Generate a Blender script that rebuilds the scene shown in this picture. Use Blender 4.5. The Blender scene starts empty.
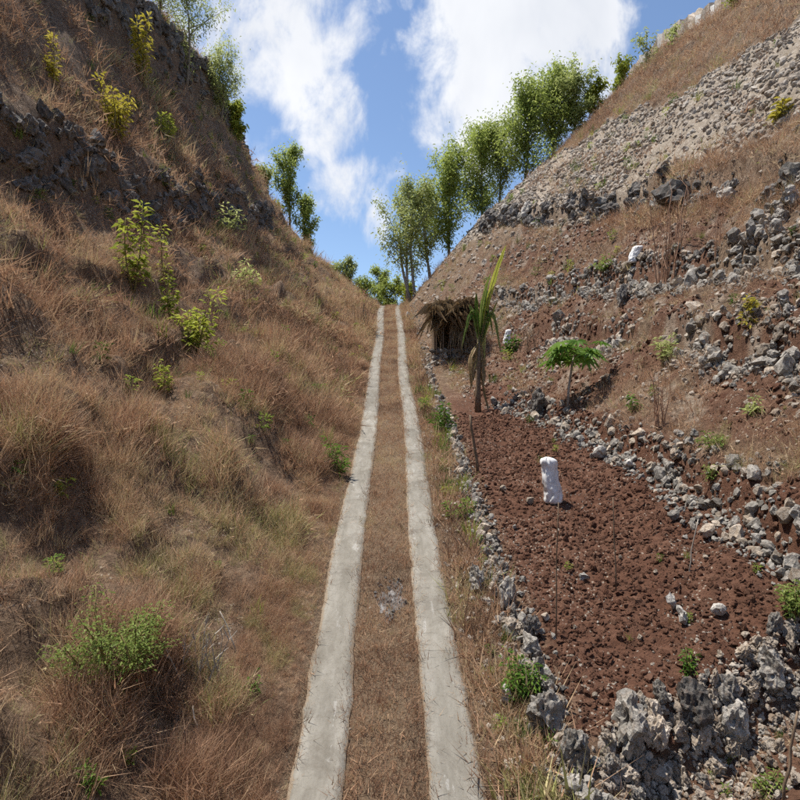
import bpy, bmesh, math, random
import numpy as np
from mathutils import Vector, Matrix, Euler, noise as mnoise

# ------------------------------------------------------------------ camera, sky, sun, exposure
scene = bpy.context.scene
C = scene.collection
FPX = 560.0                       # focal length in pixels of an 800 px wide picture
CAM_H = 4.53
cam_d = bpy.data.cameras.new('camera')
cam = bpy.data.objects.new('camera', cam_d); C.objects.link(cam)
cam.location = (0, 0, CAM_H); cam.rotation_euler = (math.radians(90), 0, 0)
cam_d.sensor_width = 36; cam_d.lens = FPX / 800 * 36
cam_d.clip_start = 0.05; cam_d.clip_end = 6000
scene.camera = cam

SUN_EL, SUN_AZ = math.radians(70), math.radians(-70)     # azimuth from +Y (view direction), negative = left
sun_dir = Vector((math.sin(SUN_AZ)*math.cos(SUN_EL), math.cos(SUN_AZ)*math.cos(SUN_EL), math.sin(SUN_EL)))
sd = bpy.data.lights.new('sun', 'SUN'); sd.energy = 4.6; sd.angle = math.radians(0.6); sd.color = (1.0, 0.945, 0.86)
sun = bpy.data.objects.new('sun', sd); C.objects.link(sun)
sun.rotation_euler = sun_dir.to_track_quat('Z', 'Y').to_euler(); sun.location = (-20, 10, 60)

world = bpy.data.worlds.new('World'); scene.world = world; world.use_nodes = True
def build_world():
    nt = world.node_tree; N = nt.nodes; L = nt.links; N.clear()
    out = N.new('ShaderNodeOutputWorld'); bg = N.new('ShaderNodeBackground'); bg.inputs[1].default_value = 0.115
    L.new(bg.outputs[0], out.inputs[0])
    sky = N.new('ShaderNodeTexSky'); sky.sky_type = 'NISHITA'; sky.sun_disc = False
    sky.sun_elevation = SUN_EL; sky.sun_rotation = SUN_AZ
    sky.air_density = 1.0; sky.dust_density = 0.4; sky.ozone_density = 2.6; sky.altitude = 200
    tc = N.new('ShaderNodeTexCoord'); sep = N.new('ShaderNodeSeparateXYZ'); L.new(tc.outputs['Generated'], sep.inputs[0])
    def M(op, a, b=None, c=None, clamp=False):
        n = N.new('ShaderNodeMath'); n.operation = op; n.use_clamp = clamp
        for i, v in enumerate((a, b, c)):
            if v is None: continue
            if isinstance(v, (int, float)): n.inputs[i].default_value = v
            else: L.new(v, n.inputs[i])
        return n.outputs[0]
    x, y, z = sep.outputs
    yy = M('MAXIMUM', y, 0.08)
    u = M('DIVIDE', x, yy); v = M('DIVIDE', z, yy)
    # overall cloud noise on a cloud layer above the place
    zz = M('ADD', M('MAXIMUM', z, 0.0), 0.22)
    cx = M('DIVIDE', x, zz); cy = M('DIVIDE', y, zz)
    comb = N.new('ShaderNodeCombineXYZ'); L.new(cx, comb.inputs[0]); L.new(M('MULTIPLY', cy, 0.7), comb.inputs[1])
    def noise(vec, scale, detail, rough, dist=0.0):
        n = N.new('ShaderNodeTexNoise'); n.inputs['Scale'].default_value = scale; n.inputs['Detail'].default_value = detail
        n.inputs['Roughness'].default_value = rough; n.inputs['Distortion'].default_value = dist
        L.new(vec, n.inputs['Vector']); return n.outputs[0]
    n1 = noise(comb.outputs[0], 2.3, 8, 0.6, 0.4)
    # fine wispy detail in direction space
    comb2 = N.new('ShaderNodeCombineXYZ'); L.new(M('MULTIPLY', u, 1.6), comb2.inputs[0]); L.new(v, comb2.inputs[1])
    n2 = noise(comb2.outputs[0], 6.0, 10, 0.62, 0.25)
    n3 = noise(comb2.outputs[0], 2.2, 5, 0.55, 0.2)
    blobs = [(272, 30, 80, 78, .85), (322, 105, 42, 62, .68), (350, 190, 42, 36, .62), (374, 222, 16, 30, .62), (215, 15, 60, 55, .8),
             (262, 150, 45, 30, .42), (395, 180, 14, 30, .38), (525, 20, 92, 100, 1.25), (475, 110, 52, 62, .8), (570, 85, 44, 55, .7), (440, 60, 22, 70, .55), (395, 0, 60, 14, .4)]
    tot = None
    for bx, by, rx, ry, s in blobs:
        du = M('DIVIDE', M('SUBTRACT', u, (bx-400)/FPX), rx/FPX); dv = M('DIVIDE', M('SUBTRACT', v, (400-by)/FPX), ry/FPX)
        r2 = M('ADD', M('MULTIPLY', du, du), M('MULTIPLY', dv, dv))
        g = M('MULTIPLY', M('EXPONENT', M('MULTIPLY', M('MULTIPLY', r2, r2), -0.55)), s)
        tot = g if tot is None else M('MAXIMUM', tot, g)
    dens = M('ADD', tot, M('MULTIPLY', M('SUBTRACT', n2, 0.5), 2.3)); dens = M('ADD', dens, M('MULTIPLY', M('SUBTRACT', n3, 0.5), 0.9))
    front = M('MULTIPLY', M('SUBTRACT', y, 0.25), 4.0, clamp=True)
    inview = M('MULTIPLY', front, M('MULTIPLY', M('SUBTRACT', 0.95, v), 5.0, clamp=True), clamp=True)
    gen = M('MULTIPLY', M('SUBTRACT', n1, 0.50), 5.0)
    dd = M('ADD', M('MULTIPLY', dens, inview), M('MULTIPLY', gen, M('SUBTRACT', 1.0, inview)))
    mr = N.new('ShaderNodeMapRange'); mr.interpolation_type = 'SMOOTHSTEP'; L.new(dd, mr.inputs[0])
    mr.inputs[1].default_value = 0.22; mr.inputs[2].default_value = 0.92
    shade = N.new('ShaderNodeMapRange'); L.new(n3, shade.inputs[0]); shade.inputs[1].default_value = 0.3; shade.inputs[2].default_value = 0.6
    cc = N.new('ShaderNodeMix'); cc.data_type = 'RGBA'; L.new(shade.outputs[0], cc.inputs['Factor'])
    cc.inputs['A'].default_value = (4.6, 4.8, 5.2, 1); cc.inputs['B'].default_value = (5.9, 6.0, 6.2, 1)
    tint = N.new('ShaderNodeMix'); tint.data_type = 'RGBA'; tint.blend_type = 'MULTIPLY'; tint.inputs['Factor'].default_value = 1
    L.new(sky.outputs[0], tint.inputs['A']); tint.inputs['B'].default_value = (1.0, 1.0, 1.0, 1)
    mix = N.new('ShaderNodeMix'); mix.data_type = 'RGBA'; L.new(mr.outputs[0], mix.inputs['Factor'])
    L.new(tint.outputs['Result'], mix.inputs['A']); L.new(cc.outputs['Result'], mix.inputs['B'])
    L.new(mix.outputs['Result'], bg.inputs[0])
build_world()
vs = scene.view_settings; vs.view_transform = 'Standard'; vs.look = 'None'; vs.exposure = 0.58; vs.gamma = 1.0; vs.use_curve_mapping = False
scene.render.engine = 'CYCLES'
scene.cycles.max_bounces = 3; scene.cycles.diffuse_bounces = 2; scene.cycles.transmission_bounces = 2; scene.cycles.glossy_bounces = 1; scene.cycles.caustics_reflective = False; scene.cycles.caustics_refractive = False
scene.cycles.use_adaptive_sampling = True; scene.cycles.adaptive_threshold = .02; scene.cycles.adaptive_min_samples = 16
scene.cycles.use_denoising = False

# ------------------------------------------------------------------ numeric helpers
rnd = random.Random(7)
rng = np.random.default_rng(7)
TAB = np.random.default_rng(3).random((256, 256))
def vnoise(x, y):
    x = np.asarray(x, float); y = np.asarray(y, float)
    xi = np.floor(x).astype(int); yi = np.floor(y).astype(int); fx = x-xi; fy = y-yi
    fx = fx*fx*(3-2*fx); fy = fy*fy*(3-2*fy)
    a = TAB[xi & 255, yi & 255]; b = TAB[(xi+1) & 255, yi & 255]; c = TAB[xi & 255, (yi+1) & 255]; d = TAB[(xi+1) & 255, (yi+1) & 255]
    return (a*(1-fx)+b*fx)*(1-fy)+(c*(1-fx)+d*fx)*fy
def fbm(x, y, o=4, g=.5):
    s = 0; a = 1; t = 0
    for i in range(o):
        s = s+a*vnoise(np.asarray(x)*2**i+17.3*i, np.asarray(y)*2**i+5.1*i); t += a; a *= g
    return s/t
def sst(x, a, b):
    t = np.clip((np.asarray(x, float)-a)/(b-a), 0, 1); return t*t*(3-2*t)

# ------------------------------------------------------------------ terrain: one height function
_py = np.arange(-400, 1000, .25)
_p = np.interp(_py, [-400, -60, -30, 0, 22, 30, 39.7, 44, 48, 60, 120, 1000], [-12, -11, -7.1, 0, 5.25, 7.65, 10.9, 11.95, 12.3, 12.1, 11, 4])
_k = np.hanning(15); _k /= _k.sum(); _p = np.convolve(np.pad(_p, 7, 'edge'), _k, 'valid')
def road_z(Y): return np.interp(Y, _py, _p)
def road_x(Y): return -0.04-0.0165*np.clip(Y, -30, 52)+.035*np.sin(np.asarray(Y)*.42+1)
LU = [0, .5, 1.2, 2.2, 3.3, 5, 6.5, 7.6, 7.75, 8.5, 10, 11.3, 11.6, 12.5, 15, 25, 60, 2000]
LH = [0, .12, .45, 1.15, 2.1, 3.6, 5.1, 6.3, 7.5, 8.2, 10.8, 12.7, 14.9, 15.8, 16.3, 17.5, 19, 60]
RD = [.85, 1.3, 1.75, 3.25, 4.6, 6.2, 8, 10, 13, 16, 20, 20.6, 23, 40, 2000]
RH = [0, .05, .15, .35, .9, 2.6, 5.0, 7.5, 11.6, 15.4, 19.6, 20.8, 21.2, 23, 60]
FD = [.85, 1.3, 1.75, 2.4, 6.8, 12, 16.7, 20, 20.6, 23, 40, 2000]
FH = [0, .05, .55, 1.4, 6.4, 11.0, 15.6, 19.0, 20.2, 20.8, 22, 60]
def base_right(d, Y):
    k = sst(Y, 21, 33)
    g = np.interp(d, RD, RH)*(1-k)+np.interp(d, FD, FH)*k
    return g*(1-.35*sst(Y, 50, 90))+road_z(Y)
def pale_lo(Y): return np.interp(Y, [12, 20, 30, 42], [10.2, 9.9, 7.6, 4.6])
def pale_hi(Y): return np.interp(Y, [18, 46], [14.6, 12.2])
def T_wall1(Y): return 1.98+.15*Y
def T_wall2(Y): return 6.66+.1*Y
def T_wall3(Y): return 6.6+.26*Y
def T_wall4(Y): return 4.4+.13*Y
def step_add(B, T, amp, lo, hi):
    q = (B-T)
    s = np.tanh(q/.06)
    return amp*s*np.where(q < 0, np.exp(q/lo), np.exp(-q/hi))
W0A, W0B = (2.0, 5.2), (4.8, 6.05)
def wall0_side(d, Y):        # >0 behind the rock bank (field), <0 in front of it
    nx, ny = -(W0B[1]-W0A[1]), (W0B[0]-W0A[0]); n = math.hypot(nx, ny)
    return ((d-W0A[0])*nx+(Y-W0A[1])*ny)/n
def zfun(X, Y):
    X = np.asarray(X, float); Y = np.asarray(Y, float)
    d = X-road_x(Y)
    u = -d-.85
    rz = road_z(Y)
    # left hill
    hl = np.interp(u, LU, LH)
    uw = u+1.1*(fbm(Y/3.1, u*0+4.2, 3)-.5)           # ledges wander
    hl = .25*hl+.75*np.interp(uw*sst(u, 0, 4)+u*(1-sst(u, 0, 4)), LU, LH)
    k = np.interp(Y, [0, 28, 38, 48, 70, 2000], [1.25, 1.25, 1.18, .9, .45, .3])
    hl = np.where(hl > 6.3, 6.3+(hl-6.3)*k, hl)*(1-.3*sst(Y, 52, 80))
    m = sst(u, .25, 2.2)*(1-sst(np.abs(X), 40, 90))
    nl = m*(1.7*(fbm(u/2.0+3, Y/2.6+9, 3)-.5)+.8*(fbm(u/.7, Y/.8, 3)-.5))+sst(u, .02, .3)*.09*(fbm(u/.25, Y/.3, 2)-.3)
    zl = rz+hl+nl
    wl = hl+.9*(fbm(u/2.3+61, Y/2.1+5, 3)-.5)
    for hs, amp, sd_ in ((1.0, .22, 1), (2.5, .34, 2), (4.3, .38, 3), (9.6, .4, 4), (12.2, .4, 5)):
        pres = sst(fbm(Y/2.4+sd_*13, u/6+sd_*7, 2), .42, .58)
        zl = zl+pres*step_add(wl+.25*np.sin(Y*.55+sd_*2), hs, amp, .55, .45)*m
    # right hill and fields
    B = base_right(d, Y)
    wob = .22*(fbm(d/1.7+31, Y/2.3, 3)-.5)
    Bw = B+wob
    hill = 1-sst(np.abs(X), 40, 90)
    zr = B+step_add(Bw, T_wall1(Y), .24, .5, .35)*(1-sst(Y, 17, 20))*sst(d, 1.9, 2.6)
    zr = zr+step_add(Bw, T_wall4(Y), .36, .5, .5)*sst(d, 3, 4)*(1-sst(Y, 19, 24))
    zr = zr+step_add(Bw, T_wall2(Y), .42, .6, .6)*(1-sst(Y, 24, 30))*sst(d, 3, 4)
    zr = zr+step_add(Bw, T_wall3(Y), .5, .7, .7)*(1-sst(Y, 38, 46))*sst(d, 4, 5)
    s0 = wall0_side(d, Y)
    zr = zr-.5*(1-sst(s0, -.25, .1))*sst(d, 1.75, 2.3)*sst(Y, -10, -2)
    m2 = sst(d, 1.8, 3)*hill
    up = sst(d, 4.5, 7)
    zr = zr+m2*(.12+.75*up)*(fbm(d/1.6+7, Y/1.9, 3)-.5)+m2*.55*up*(fbm(d/.5, Y/.5+3, 3)-.5)+m2*.22*(1-up)*(fbm(d/.55+3, Y/.6, 2)-.5)+m2*(.13+.14*up)*(fbm(d/.22, Y/.22, 2)-.5)
    zr = zr+hill*sst(d, 8, 12)*1.3*(fbm(d/3.2+2, Y/2.6+6, 3)-.5)
    zr = zr+sst(d, .87, 1.2)*.10*(fbm(d/.3+5, Y/.35, 2)-.4)
    mid = rz-.012+.07*(1-sst(np.abs(d), .2, .37))*(fbm(d/.28+3, Y/.4, 3)-.42)
    return np.where(u > 0, zl, np.where(d > .85, zr, mid))
_ts = np.concatenate([np.arange(1.0, 30, .02), np.arange(30, 75, .06)])
def ray(px, py):
    ux, uz = (px-400)/FPX, (400-py)/FPX
    Y = _ts*1.0; X = ux*Y; Z = CAM_H+uz*Y
    below = np.nonzero(zfun(X, Y) > Z)[0]
    if len(below) == 0: return None
    i = below[0]
    return Vector((X[i], Y[i], float(zfun(X[i], Y[i]))))
def gz(X, Y): return float(zfun(X, Y))
def at_depth(px, Y):
    X = (px-400)/FPX*Y
    return Vector((X, Y, gz(X, Y)))
def px_m(Y): return Y/FPX         # metres per photo pixel at depth Y

# ------------------------------------------------------------------ materials
MATS = {}
def nodes_mat(name):
    m = bpy.data.materials.new(name); m.use_nodes = True; MATS[name] = m
    nt = m.node_tree; nt.nodes.clear()
    o = nt.nodes.new('ShaderNodeOutputMaterial'); p = nt.nodes.new('ShaderNodeBsdfPrincipled')
    nt.links.new(p.outputs[0], o.inputs[0]); p.inputs['Roughness'].default_value = .9
    p.inputs['Specular IOR Level'].default_value = .2
    return m, nt, p, o
def nnoise(nt, scale, detail=6, rough=.6, vec=None, dist=0):
    n = nt.nodes.new('ShaderNodeTexNoise'); n.inputs['Scale'].default_value = scale; n.inputs['Detail'].default_value = detail
    n.inputs['Roughness'].default_value = rough; n.inputs['Distortion'].default_value = dist
    if vec is not None: nt.links.new(vec, n.inputs['Vector'])
    return n.outputs[0]
def ramp(nt, fac, stops):
    r = nt.nodes.new('ShaderNodeValToRGB'); el = r.color_ramp.elements
    while len(el) > 1: el.remove(el[-1])
    for i, (p, c) in enumerate(stops):
        e = el[0] if i == 0 else el.new(p); e.position = p; e.color = (*c, 1)
    nt.links.new(fac, r.inputs[0]); return r.outputs[0]
def mixc(nt, fac, a, b, mode='MIX'):
    n = nt.nodes.new('ShaderNodeMix'); n.data_type = 'RGBA'; n.blend_type = mode
    for s, v in (('Factor', fac), ('A', a), ('B', b)):
        if isinstance(v, (int, float)): n.inputs[s].default_value = v
        elif isinstance(v, tuple): n.inputs[s].default_value = (*v, 1)
        else: nt.links.new(v, n.inputs[s])
    return n.outputs['Result']
def math_n(nt, op, a, b, clamp=False):
    n = nt.nodes.new('ShaderNodeMath'); n.operation = op; n.use_clamp = clamp
    for i, v in enumerate((a, b)):
        if isinstance(v, (int, float)): n.inputs[i].default_value = v
        else: nt.links.new(v, n.inputs[i])
    return n.outputs[0]
def attr(nt, name, typ='GEOMETRY'):
    a = nt.nodes.new('ShaderNodeAttribute'); a.attribute_name = name; a.attribute_type = typ; return a.outputs['Fac']
def bump(nt, p, h, strength, dist):
    b = nt.nodes.new('ShaderNodeBump'); b.inputs['Strength'].default_value = strength; b.inputs['Distance'].default_value = dist
    nt.links.new(h, b.inputs['Height']); nt.links.new(b.outputs[0], p.inputs['Normal'])
def geo_pos(nt): return nt.nodes.new('ShaderNodeNewGeometry').outputs['Position']
def obj_random(nt): return nt.nodes.new('ShaderNodeObjectInfo').outputs['Random']

def ground_mat():
    m, nt, p, o = nodes_mat('ground')
    pos = geo_pos(nt)
    na = nnoise(nt, 1.1, 8, .65, pos); nb = nnoise(nt, 7, 8, .7, pos); nc = nnoise(nt, 38, 6, .65, pos)
    litter = ramp(nt, nb, [(.25, (.06, .04, .026)), (.5, (.16, .105, .068)), (.75, (.33, .235, .155))])
    soil = ramp(nt, nb, [(.25, (.045, .021, .013)), (.5, (.115, .052, .031)), (.8, (.215, .115, .073))])
    soil = mixc(nt, math_n(nt, 'MULTIPLY', math_n(nt, 'MULTIPLY', math_n(nt, 'SUBTRACT', na, .4), 4.0, True), .5), soil, (.165, .088, .057))
    brown = ramp(nt, nb, [(.25, (.065, .043, .028)), (.5, (.155, .105, .068)), (.75, (.33, .25, .175))])
    pale = ramp(nt, nb, [(.25, (.15, .115, .085)), (.5, (.34, .28, .215)), (.75, (.55, .495, .42))])
    straw = ramp(nt, nc, [(.3, (.09, .062, .040)), (.55, (.19, .135, .088)), (.8, (.33, .25, .165))])
    c = mixc(nt, attr(nt, 'soil'), litter, soil)
    c = mixc(nt, attr(nt, 'brown'), c, brown)
    c = mixc(nt, attr(nt, 'pale'), c, pale)
    c = mixc(nt, attr(nt, 'straw'), c, straw)
    # pale stone specks
    v = nt.nodes.new('ShaderNodeTexVoronoi'); v.inputs['Scale'].default_value = 16; nt.links.new(pos, v.inputs['Vector'])
    speck = math_n(nt, 'MULTIPLY', math_n(nt, 'LESS_THAN', v.outputs['Distance'], .23), math_n(nt, 'GREATER_THAN', na, .54))
    speck = math_n(nt, 'MULTIPLY', speck, math_n(nt, 'SUBTRACT', 1.0, attr(nt, 'straw')))
    c = mixc(nt, math_n(nt, 'MULTIPLY', speck, .6), c, (.48, .42, .34))
    nt.links.new(c, p.inputs['Base Color'])
    h = math_n(nt, 'ADD', math_n(nt, 'MULTIPLY', nb, 1.0), math_n(nt, 'MULTIPLY', nc, .5))
    bump(nt, p, h, .9, .09)
ground_mat()
def rock_mat(name, dark, mid, light, lichen=0.25, soil=0.35):
    m, nt, p, o = nodes_mat(name)
    tc = nt.nodes.new('ShaderNodeTexCoord').outputs['Object']
    oi = nt.nodes.new('ShaderNodeObjectInfo')
    add = nt.nodes.new('ShaderNodeVectorMath'); add.operation = 'ADD'; nt.links.new(tc, add.inputs[0]); nt.links.new(oi.outputs['Location'], add.inputs[1])
    pos = add.outputs[0]
    n1 = nnoise(nt, 3.2, 8, .66, pos, .8); n2 = nnoise(nt, 9, 6, .62, pos)
    c = ramp(nt, n1, [(.3, dark), (.5, mid), (.72, light)])
    bri = math_n(nt, 'ADD', math_n(nt, 'MULTIPLY', oi.outputs['Random'], .7), .62)
    cb = nt.nodes.new('ShaderNodeCombineColor')
    for i in range(3): nt.links.new(bri, cb.inputs[i])
    c = mixc(nt, 1.0, c, cb.outputs[0], 'MULTIPLY')
    st = math_n(nt, 'MULTIPLY', math_n(nt, 'MULTIPLY', math_n(nt, 'SUBTRACT', n2, .5), 6.0, True), soil)
    c = mixc(nt, st, c, (.25, .15, .09))
    li = math_n(nt, 'MULTIPLY', math_n(nt, 'MULTIPLY', math_n(nt, 'SUBTRACT', .47, nnoise(nt, 6, 5, .6, pos)), 9.0, True), lichen*1.6)
    c = mixc(nt, li, c, (.06, .06, .058))
    nt.links.new(c, p.inputs['Base Color'])
    bump(nt, p, math_n(nt, 'ADD', n1, math_n(nt, 'MULTIPLY', n2, .35)), .9, .05)
    return m
rock_mat('rock_grey', (.115, .107, .095), (.31, .288, .255), (.53, .50, .45))
rock_mat('rock_pale', (.20, .155, .115), (.40, .335, .265), (.60, .54, .465), .08, .35)
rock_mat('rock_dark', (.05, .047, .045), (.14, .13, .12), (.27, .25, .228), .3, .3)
rock_mat('rock_white', (.40, .37, .33), (.58, .55, .5), (.74, .71, .67), .04, .2)
def clod_mat():
    m, nt, p, o = nodes_mat('clod')
    r = attr(nt, 'tint', 'INSTANCER')
    n = nnoise(nt, 14, 5, .7, nt.nodes.new('ShaderNodeTexCoord').outputs['Object'])
    c = ramp(nt, n, [(.3, (.06, .027, .016)), (.55, (.125, .056, .034)), (.8, (.225, .125, .08))])
    c = mixc(nt, math_n(nt, 'MULTIPLY', math_n(nt, 'MULTIPLY', r, r), .7), c, (.20, .11, .072))
    nt.links.new(c, p.inputs['Base Color']); bump(nt, p, n, .8, .04)
clod_mat()
def rubble_mat(name, a, b):
    m, nt, p, o = nodes_mat(name)
    r = attr(nt, 'tint', 'INSTANCER')
    n = nnoise(nt, 9, 5, .7, nt.nodes.new('ShaderNodeTexCoord').outputs['Object'])
    c = mixc(nt, r, a, b); c = mixc(nt, math_n(nt, 'MULTIPLY', n, .6), c, tuple(v*.45 for v in a))
    nt.links.new(c, p.inputs['Base Color']); bump(nt, p, n, .7, .03)
rubble_mat('rubble', (.27, .205, .15), (.64, .58, .50))
rubble_mat('rubble_grey', (.20, .18, .155), (.50, .47, .42))
rubble_mat('rubble_dark', (.06, .055, .05), (.24, .22, .20))
def blade_mat(name, stops, trans=.35):
    m, nt, p, o = nodes_mat(name)
    t = attr(nt, 'tint'); ca = attr(nt, 'shade')
    f = math_n(nt, 'ADD', math_n(nt, 'MULTIPLY', t, .8), math_n(nt, 'MULTIPLY', ca, .26), True)
    c = ramp(nt, f, stops)
    nt.links.new(c, p.inputs['Base Color'])
    tr = nt.nodes.new('ShaderNodeBsdfTranslucent'); nt.links.new(c, tr.inputs[0])
    mx = nt.nodes.new('ShaderNodeMixShader'); mx.inputs[0].default_value = trans
    nt.links.new(p.outputs[0], mx.inputs[1]); nt.links.new(tr.outputs[0], mx.inputs[2]); nt.links.new(mx.outputs[0], o.inputs[0])
blade_mat('dry_blade', [(0, (.11, .075, .052)), (.22, (.22, .14, .092)), (.42, (.42, .25, .158)), (.62, (.56, .38, .245)), (.8, (.58, .46, .29)), (1, (.33, .34, .12))], .3)
blade_mat('green_blade', [(0, (.05, .09, .02)), (.4, (.12, .19, .04)), (.8, (.28, .34, .06)), (1, (.42, .42, .10))], .4)
def leaf_mat(name, a, b, c, trans=.4):
    m, nt, p, o = nodes_mat(name)
    f = attr(nt, 'shade'); r = obj_random(nt)
    col = ramp(nt, math_n(nt, 'ADD', math_n(nt, 'MULTIPLY', f, .8), math_n(nt, 'MULTIPLY', r, .2)), [(0, a), (.5, b), (1, c)])
    nt.links.new(col, p.inputs['Base Color']); p.inputs['Roughness'].default_value = .55
    tr = nt.nodes.new('ShaderNodeBsdfTranslucent'); nt.links.new(col, tr.inputs[0])
    mx = nt.nodes.new('ShaderNodeMixShader'); mx.inputs[0].default_value = trans
    nt.links.new(p.outputs[0], mx.inputs[1]); nt.links.new(tr.outputs[0], mx.inputs[2]); nt.links.new(mx.outputs[0], o.inputs[0])
leaf_mat('leaf_tree', (.21, .26, .06), (.36, .43, .11), (.52, .56, .19), .6)
leaf_mat('leaf_olive', (.23, .26, .09), (.37, .42, .15), (.54, .56, .24), .6)
leaf_mat('leaf_lime', (.15, .195, .03), (.34, .39, .06), (.58, .58, .12), .45)
leaf_mat('leaf_fresh', (.09, .14, .03), (.19, .26, .06), (.34, .40, .12))
leaf_mat('leaf_yellow', (.22, .21, .03), (.42, .37, .05), (.58, .50, .10))
leaf_mat('leaf_green', (.04, .10, .015), (.10, .20, .03), (.22, .34, .06))
leaf_mat('leaf_dry', (.10, .065, .035), (.24, .165, .09), (.42, .31, .18), .2)
def plain(name, stops, scale=8, rough=.85, b=.4, bd=.02, stretch=None, detail=7):
    m, nt, p, o = nodes_mat(name)
    pos = nt.nodes.new('ShaderNodeTexCoord').outputs['Object']
    if stretch:
        mp = nt.nodes.new('ShaderNodeMapping'); mp.inputs['Scale'].default_value = stretch; nt.links.new(pos, mp.inputs[0]); pos = mp.outputs[0]
    n = nnoise(nt, scale, detail, .6, pos)
    nt.links.new(ramp(nt, n, stops), p.inputs['Base Color']); p.inputs['Roughness'].default_value = rough
    bump(nt, p, n, b, bd)
plain('bark', [(.3, (.09, .07, .05)), (.7, (.27, .23, .18))], 6, stretch=(3, 3, .7))
plain('bark_pale', [(.3, (.22, .19, .16)), (.7, (.48, .44, .38))], 6, stretch=(3, 3, .7))
plain('stem', [(.3, (.10, .09, .03)), (.7, (.24, .20, .08))], 6)
plain('wood', [(.3, (.09, .06, .04)), (.7, (.26, .19, .13))], 9, stretch=(6, 6, .8))
plain('dry_stalk', [(.3, (.22, .11, .065)), (.7, (.46, .29, .19))], 9)
plain('ash', [(.34, (.035, .033, .032)), (.5, (.12, .115, .11)), (.7, (.30, .295, .29))], 11, b=.8)
plain('sack', [(.28, (.42, .39, .36)), (.45, (.70, .69, .68)), (.7, (.78, .78, .78))], 7, rough=.7, b=.15, bd=.02, detail=2)
plain('cord', [(.3, (.25, .23, .2)), (.7, (.4, .37, .33))], 20)
def concrete_mat():
    m, nt, p, o = nodes_mat('concrete')
    pos = geo_pos(nt)
    mp = nt.nodes.new('ShaderNodeMapping'); mp.inputs['Scale'].default_value = (2.2, .5, 1); nt.links.new(pos, mp.inputs[0])
    n1 = nnoise(nt, 2.2, 8, .68, mp.outputs[0]); n2 = nnoise(nt, 30, 6, .7, pos); n3 = nnoise(nt, .55, 4, .6, pos)
    c = ramp(nt, n1, [(.3, (.125, .115, .097)), (.5, (.218, .205, .178)), (.72, (.31, .296, .266))])
    c = mixc(nt, math_n(nt, 'MULTIPLY', math_n(nt, 'GREATER_THAN', n2, .58), .35), c, (.12, .105, .085))
    c = mixc(nt, math_n(nt, 'MULTIPLY', n3, .5), c, (.24, .217, .174))
    w = math_n(nt, 'MULTIPLY', math_n(nt, 'GREATER_THAN', nnoise(nt, 3.2, 7, .7, mp.outputs[0], .5), .63), .5)
    c = mixc(nt, w, c, (.37, .36, .335))
    # straw litter blown in from the edges of each slab
    e = attr(nt, 'edge')
    lit = math_n(nt, 'GREATER_THAN', math_n(nt, 'ADD', math_n(nt, 'MULTIPLY', e, .75), math_n(nt, 'ADD', math_n(nt, 'MULTIPLY', n2, .6), math_n(nt, 'MULTIPLY', n3, .5))), 1.16)
    c = mixc(nt, math_n(nt, 'MULTIPLY', lit, .6), c, (.25, .18, .115))
    stn = math_n(nt, 'MULTIPLY', math_n(nt, 'MULTIPLY', math_n(nt, 'SUBTRACT', nnoise(nt, 1.7, 9, .72, pos, .7), .49), 6.0, True), .6)
    c = mixc(nt, stn, c, (.115, .10, .08))
    bri = math_n(nt, 'ADD', math_n(nt, 'MULTIPLY', obj_random(nt), .22), .89)
    cb = nt.nodes.new('ShaderNodeCombineColor')
    for i in range(3): nt.links.new(bri, cb.inputs[i])
    c = mixc(nt, 1.0, c, cb.outputs[0], 'MULTIPLY')
    nt.links.new(c, p.inputs['Base Color']); bump(nt, p, math_n(nt, 'ADD', n1, n2), .5, .012)
concrete_mat()

# ------------------------------------------------------------------ object helpers
def link(o, parent=None):
    C.objects.link(o)
    if parent is not None: o.parent = parent
    return o
def tag(o, label=None, cat=None, group=None, kind=None):
    if label: o['label'] = label
    if cat: o['category'] = cat
    if group: o['group'] = group
    if kind: o['kind'] = kind
    return o
def thing(name, label, cat, loc, group=None, rz=0):
    o = bpy.data.objects.new(name, None); o.empty_display_size = .2; C.objects.link(o)
    o.location = loc; o.rotation_euler = (0, 0, rz)
    return tag(o, label, cat, group)
def mesh_np(name, V, F, mat, attrs=None, smooth=False):
    """V (n,3), F (m,k) with k = 3 or 4"""
    V = np.asarray(V, np.float32); F = np.asarray(F, np.int32)
    me = bpy.data.meshes.new(name)
    me.vertices.add(len(V)); me.vertices.foreach_set('co', V.ravel())
    k = F.shape[1]
    me.loops.add(F.size); me.loops.foreach_set('vertex_index', F.ravel())
    me.polygons.add(len(F)); me.polygons.foreach_set('loop_start', np.arange(0, F.size, k, dtype=np.int32))
    if smooth: me.polygons.foreach_set('use_smooth', np.ones(len(F), bool))
    for an, av in (attrs or {}).items():
        a = me.attributes.new(an, 'FLOAT', 'POINT'); a.data.foreach_set('value', np.asarray(av, np.float32))
    me.update(); me.validate()
    if mat: me.materials.append(MATS[mat])
    return me
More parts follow.
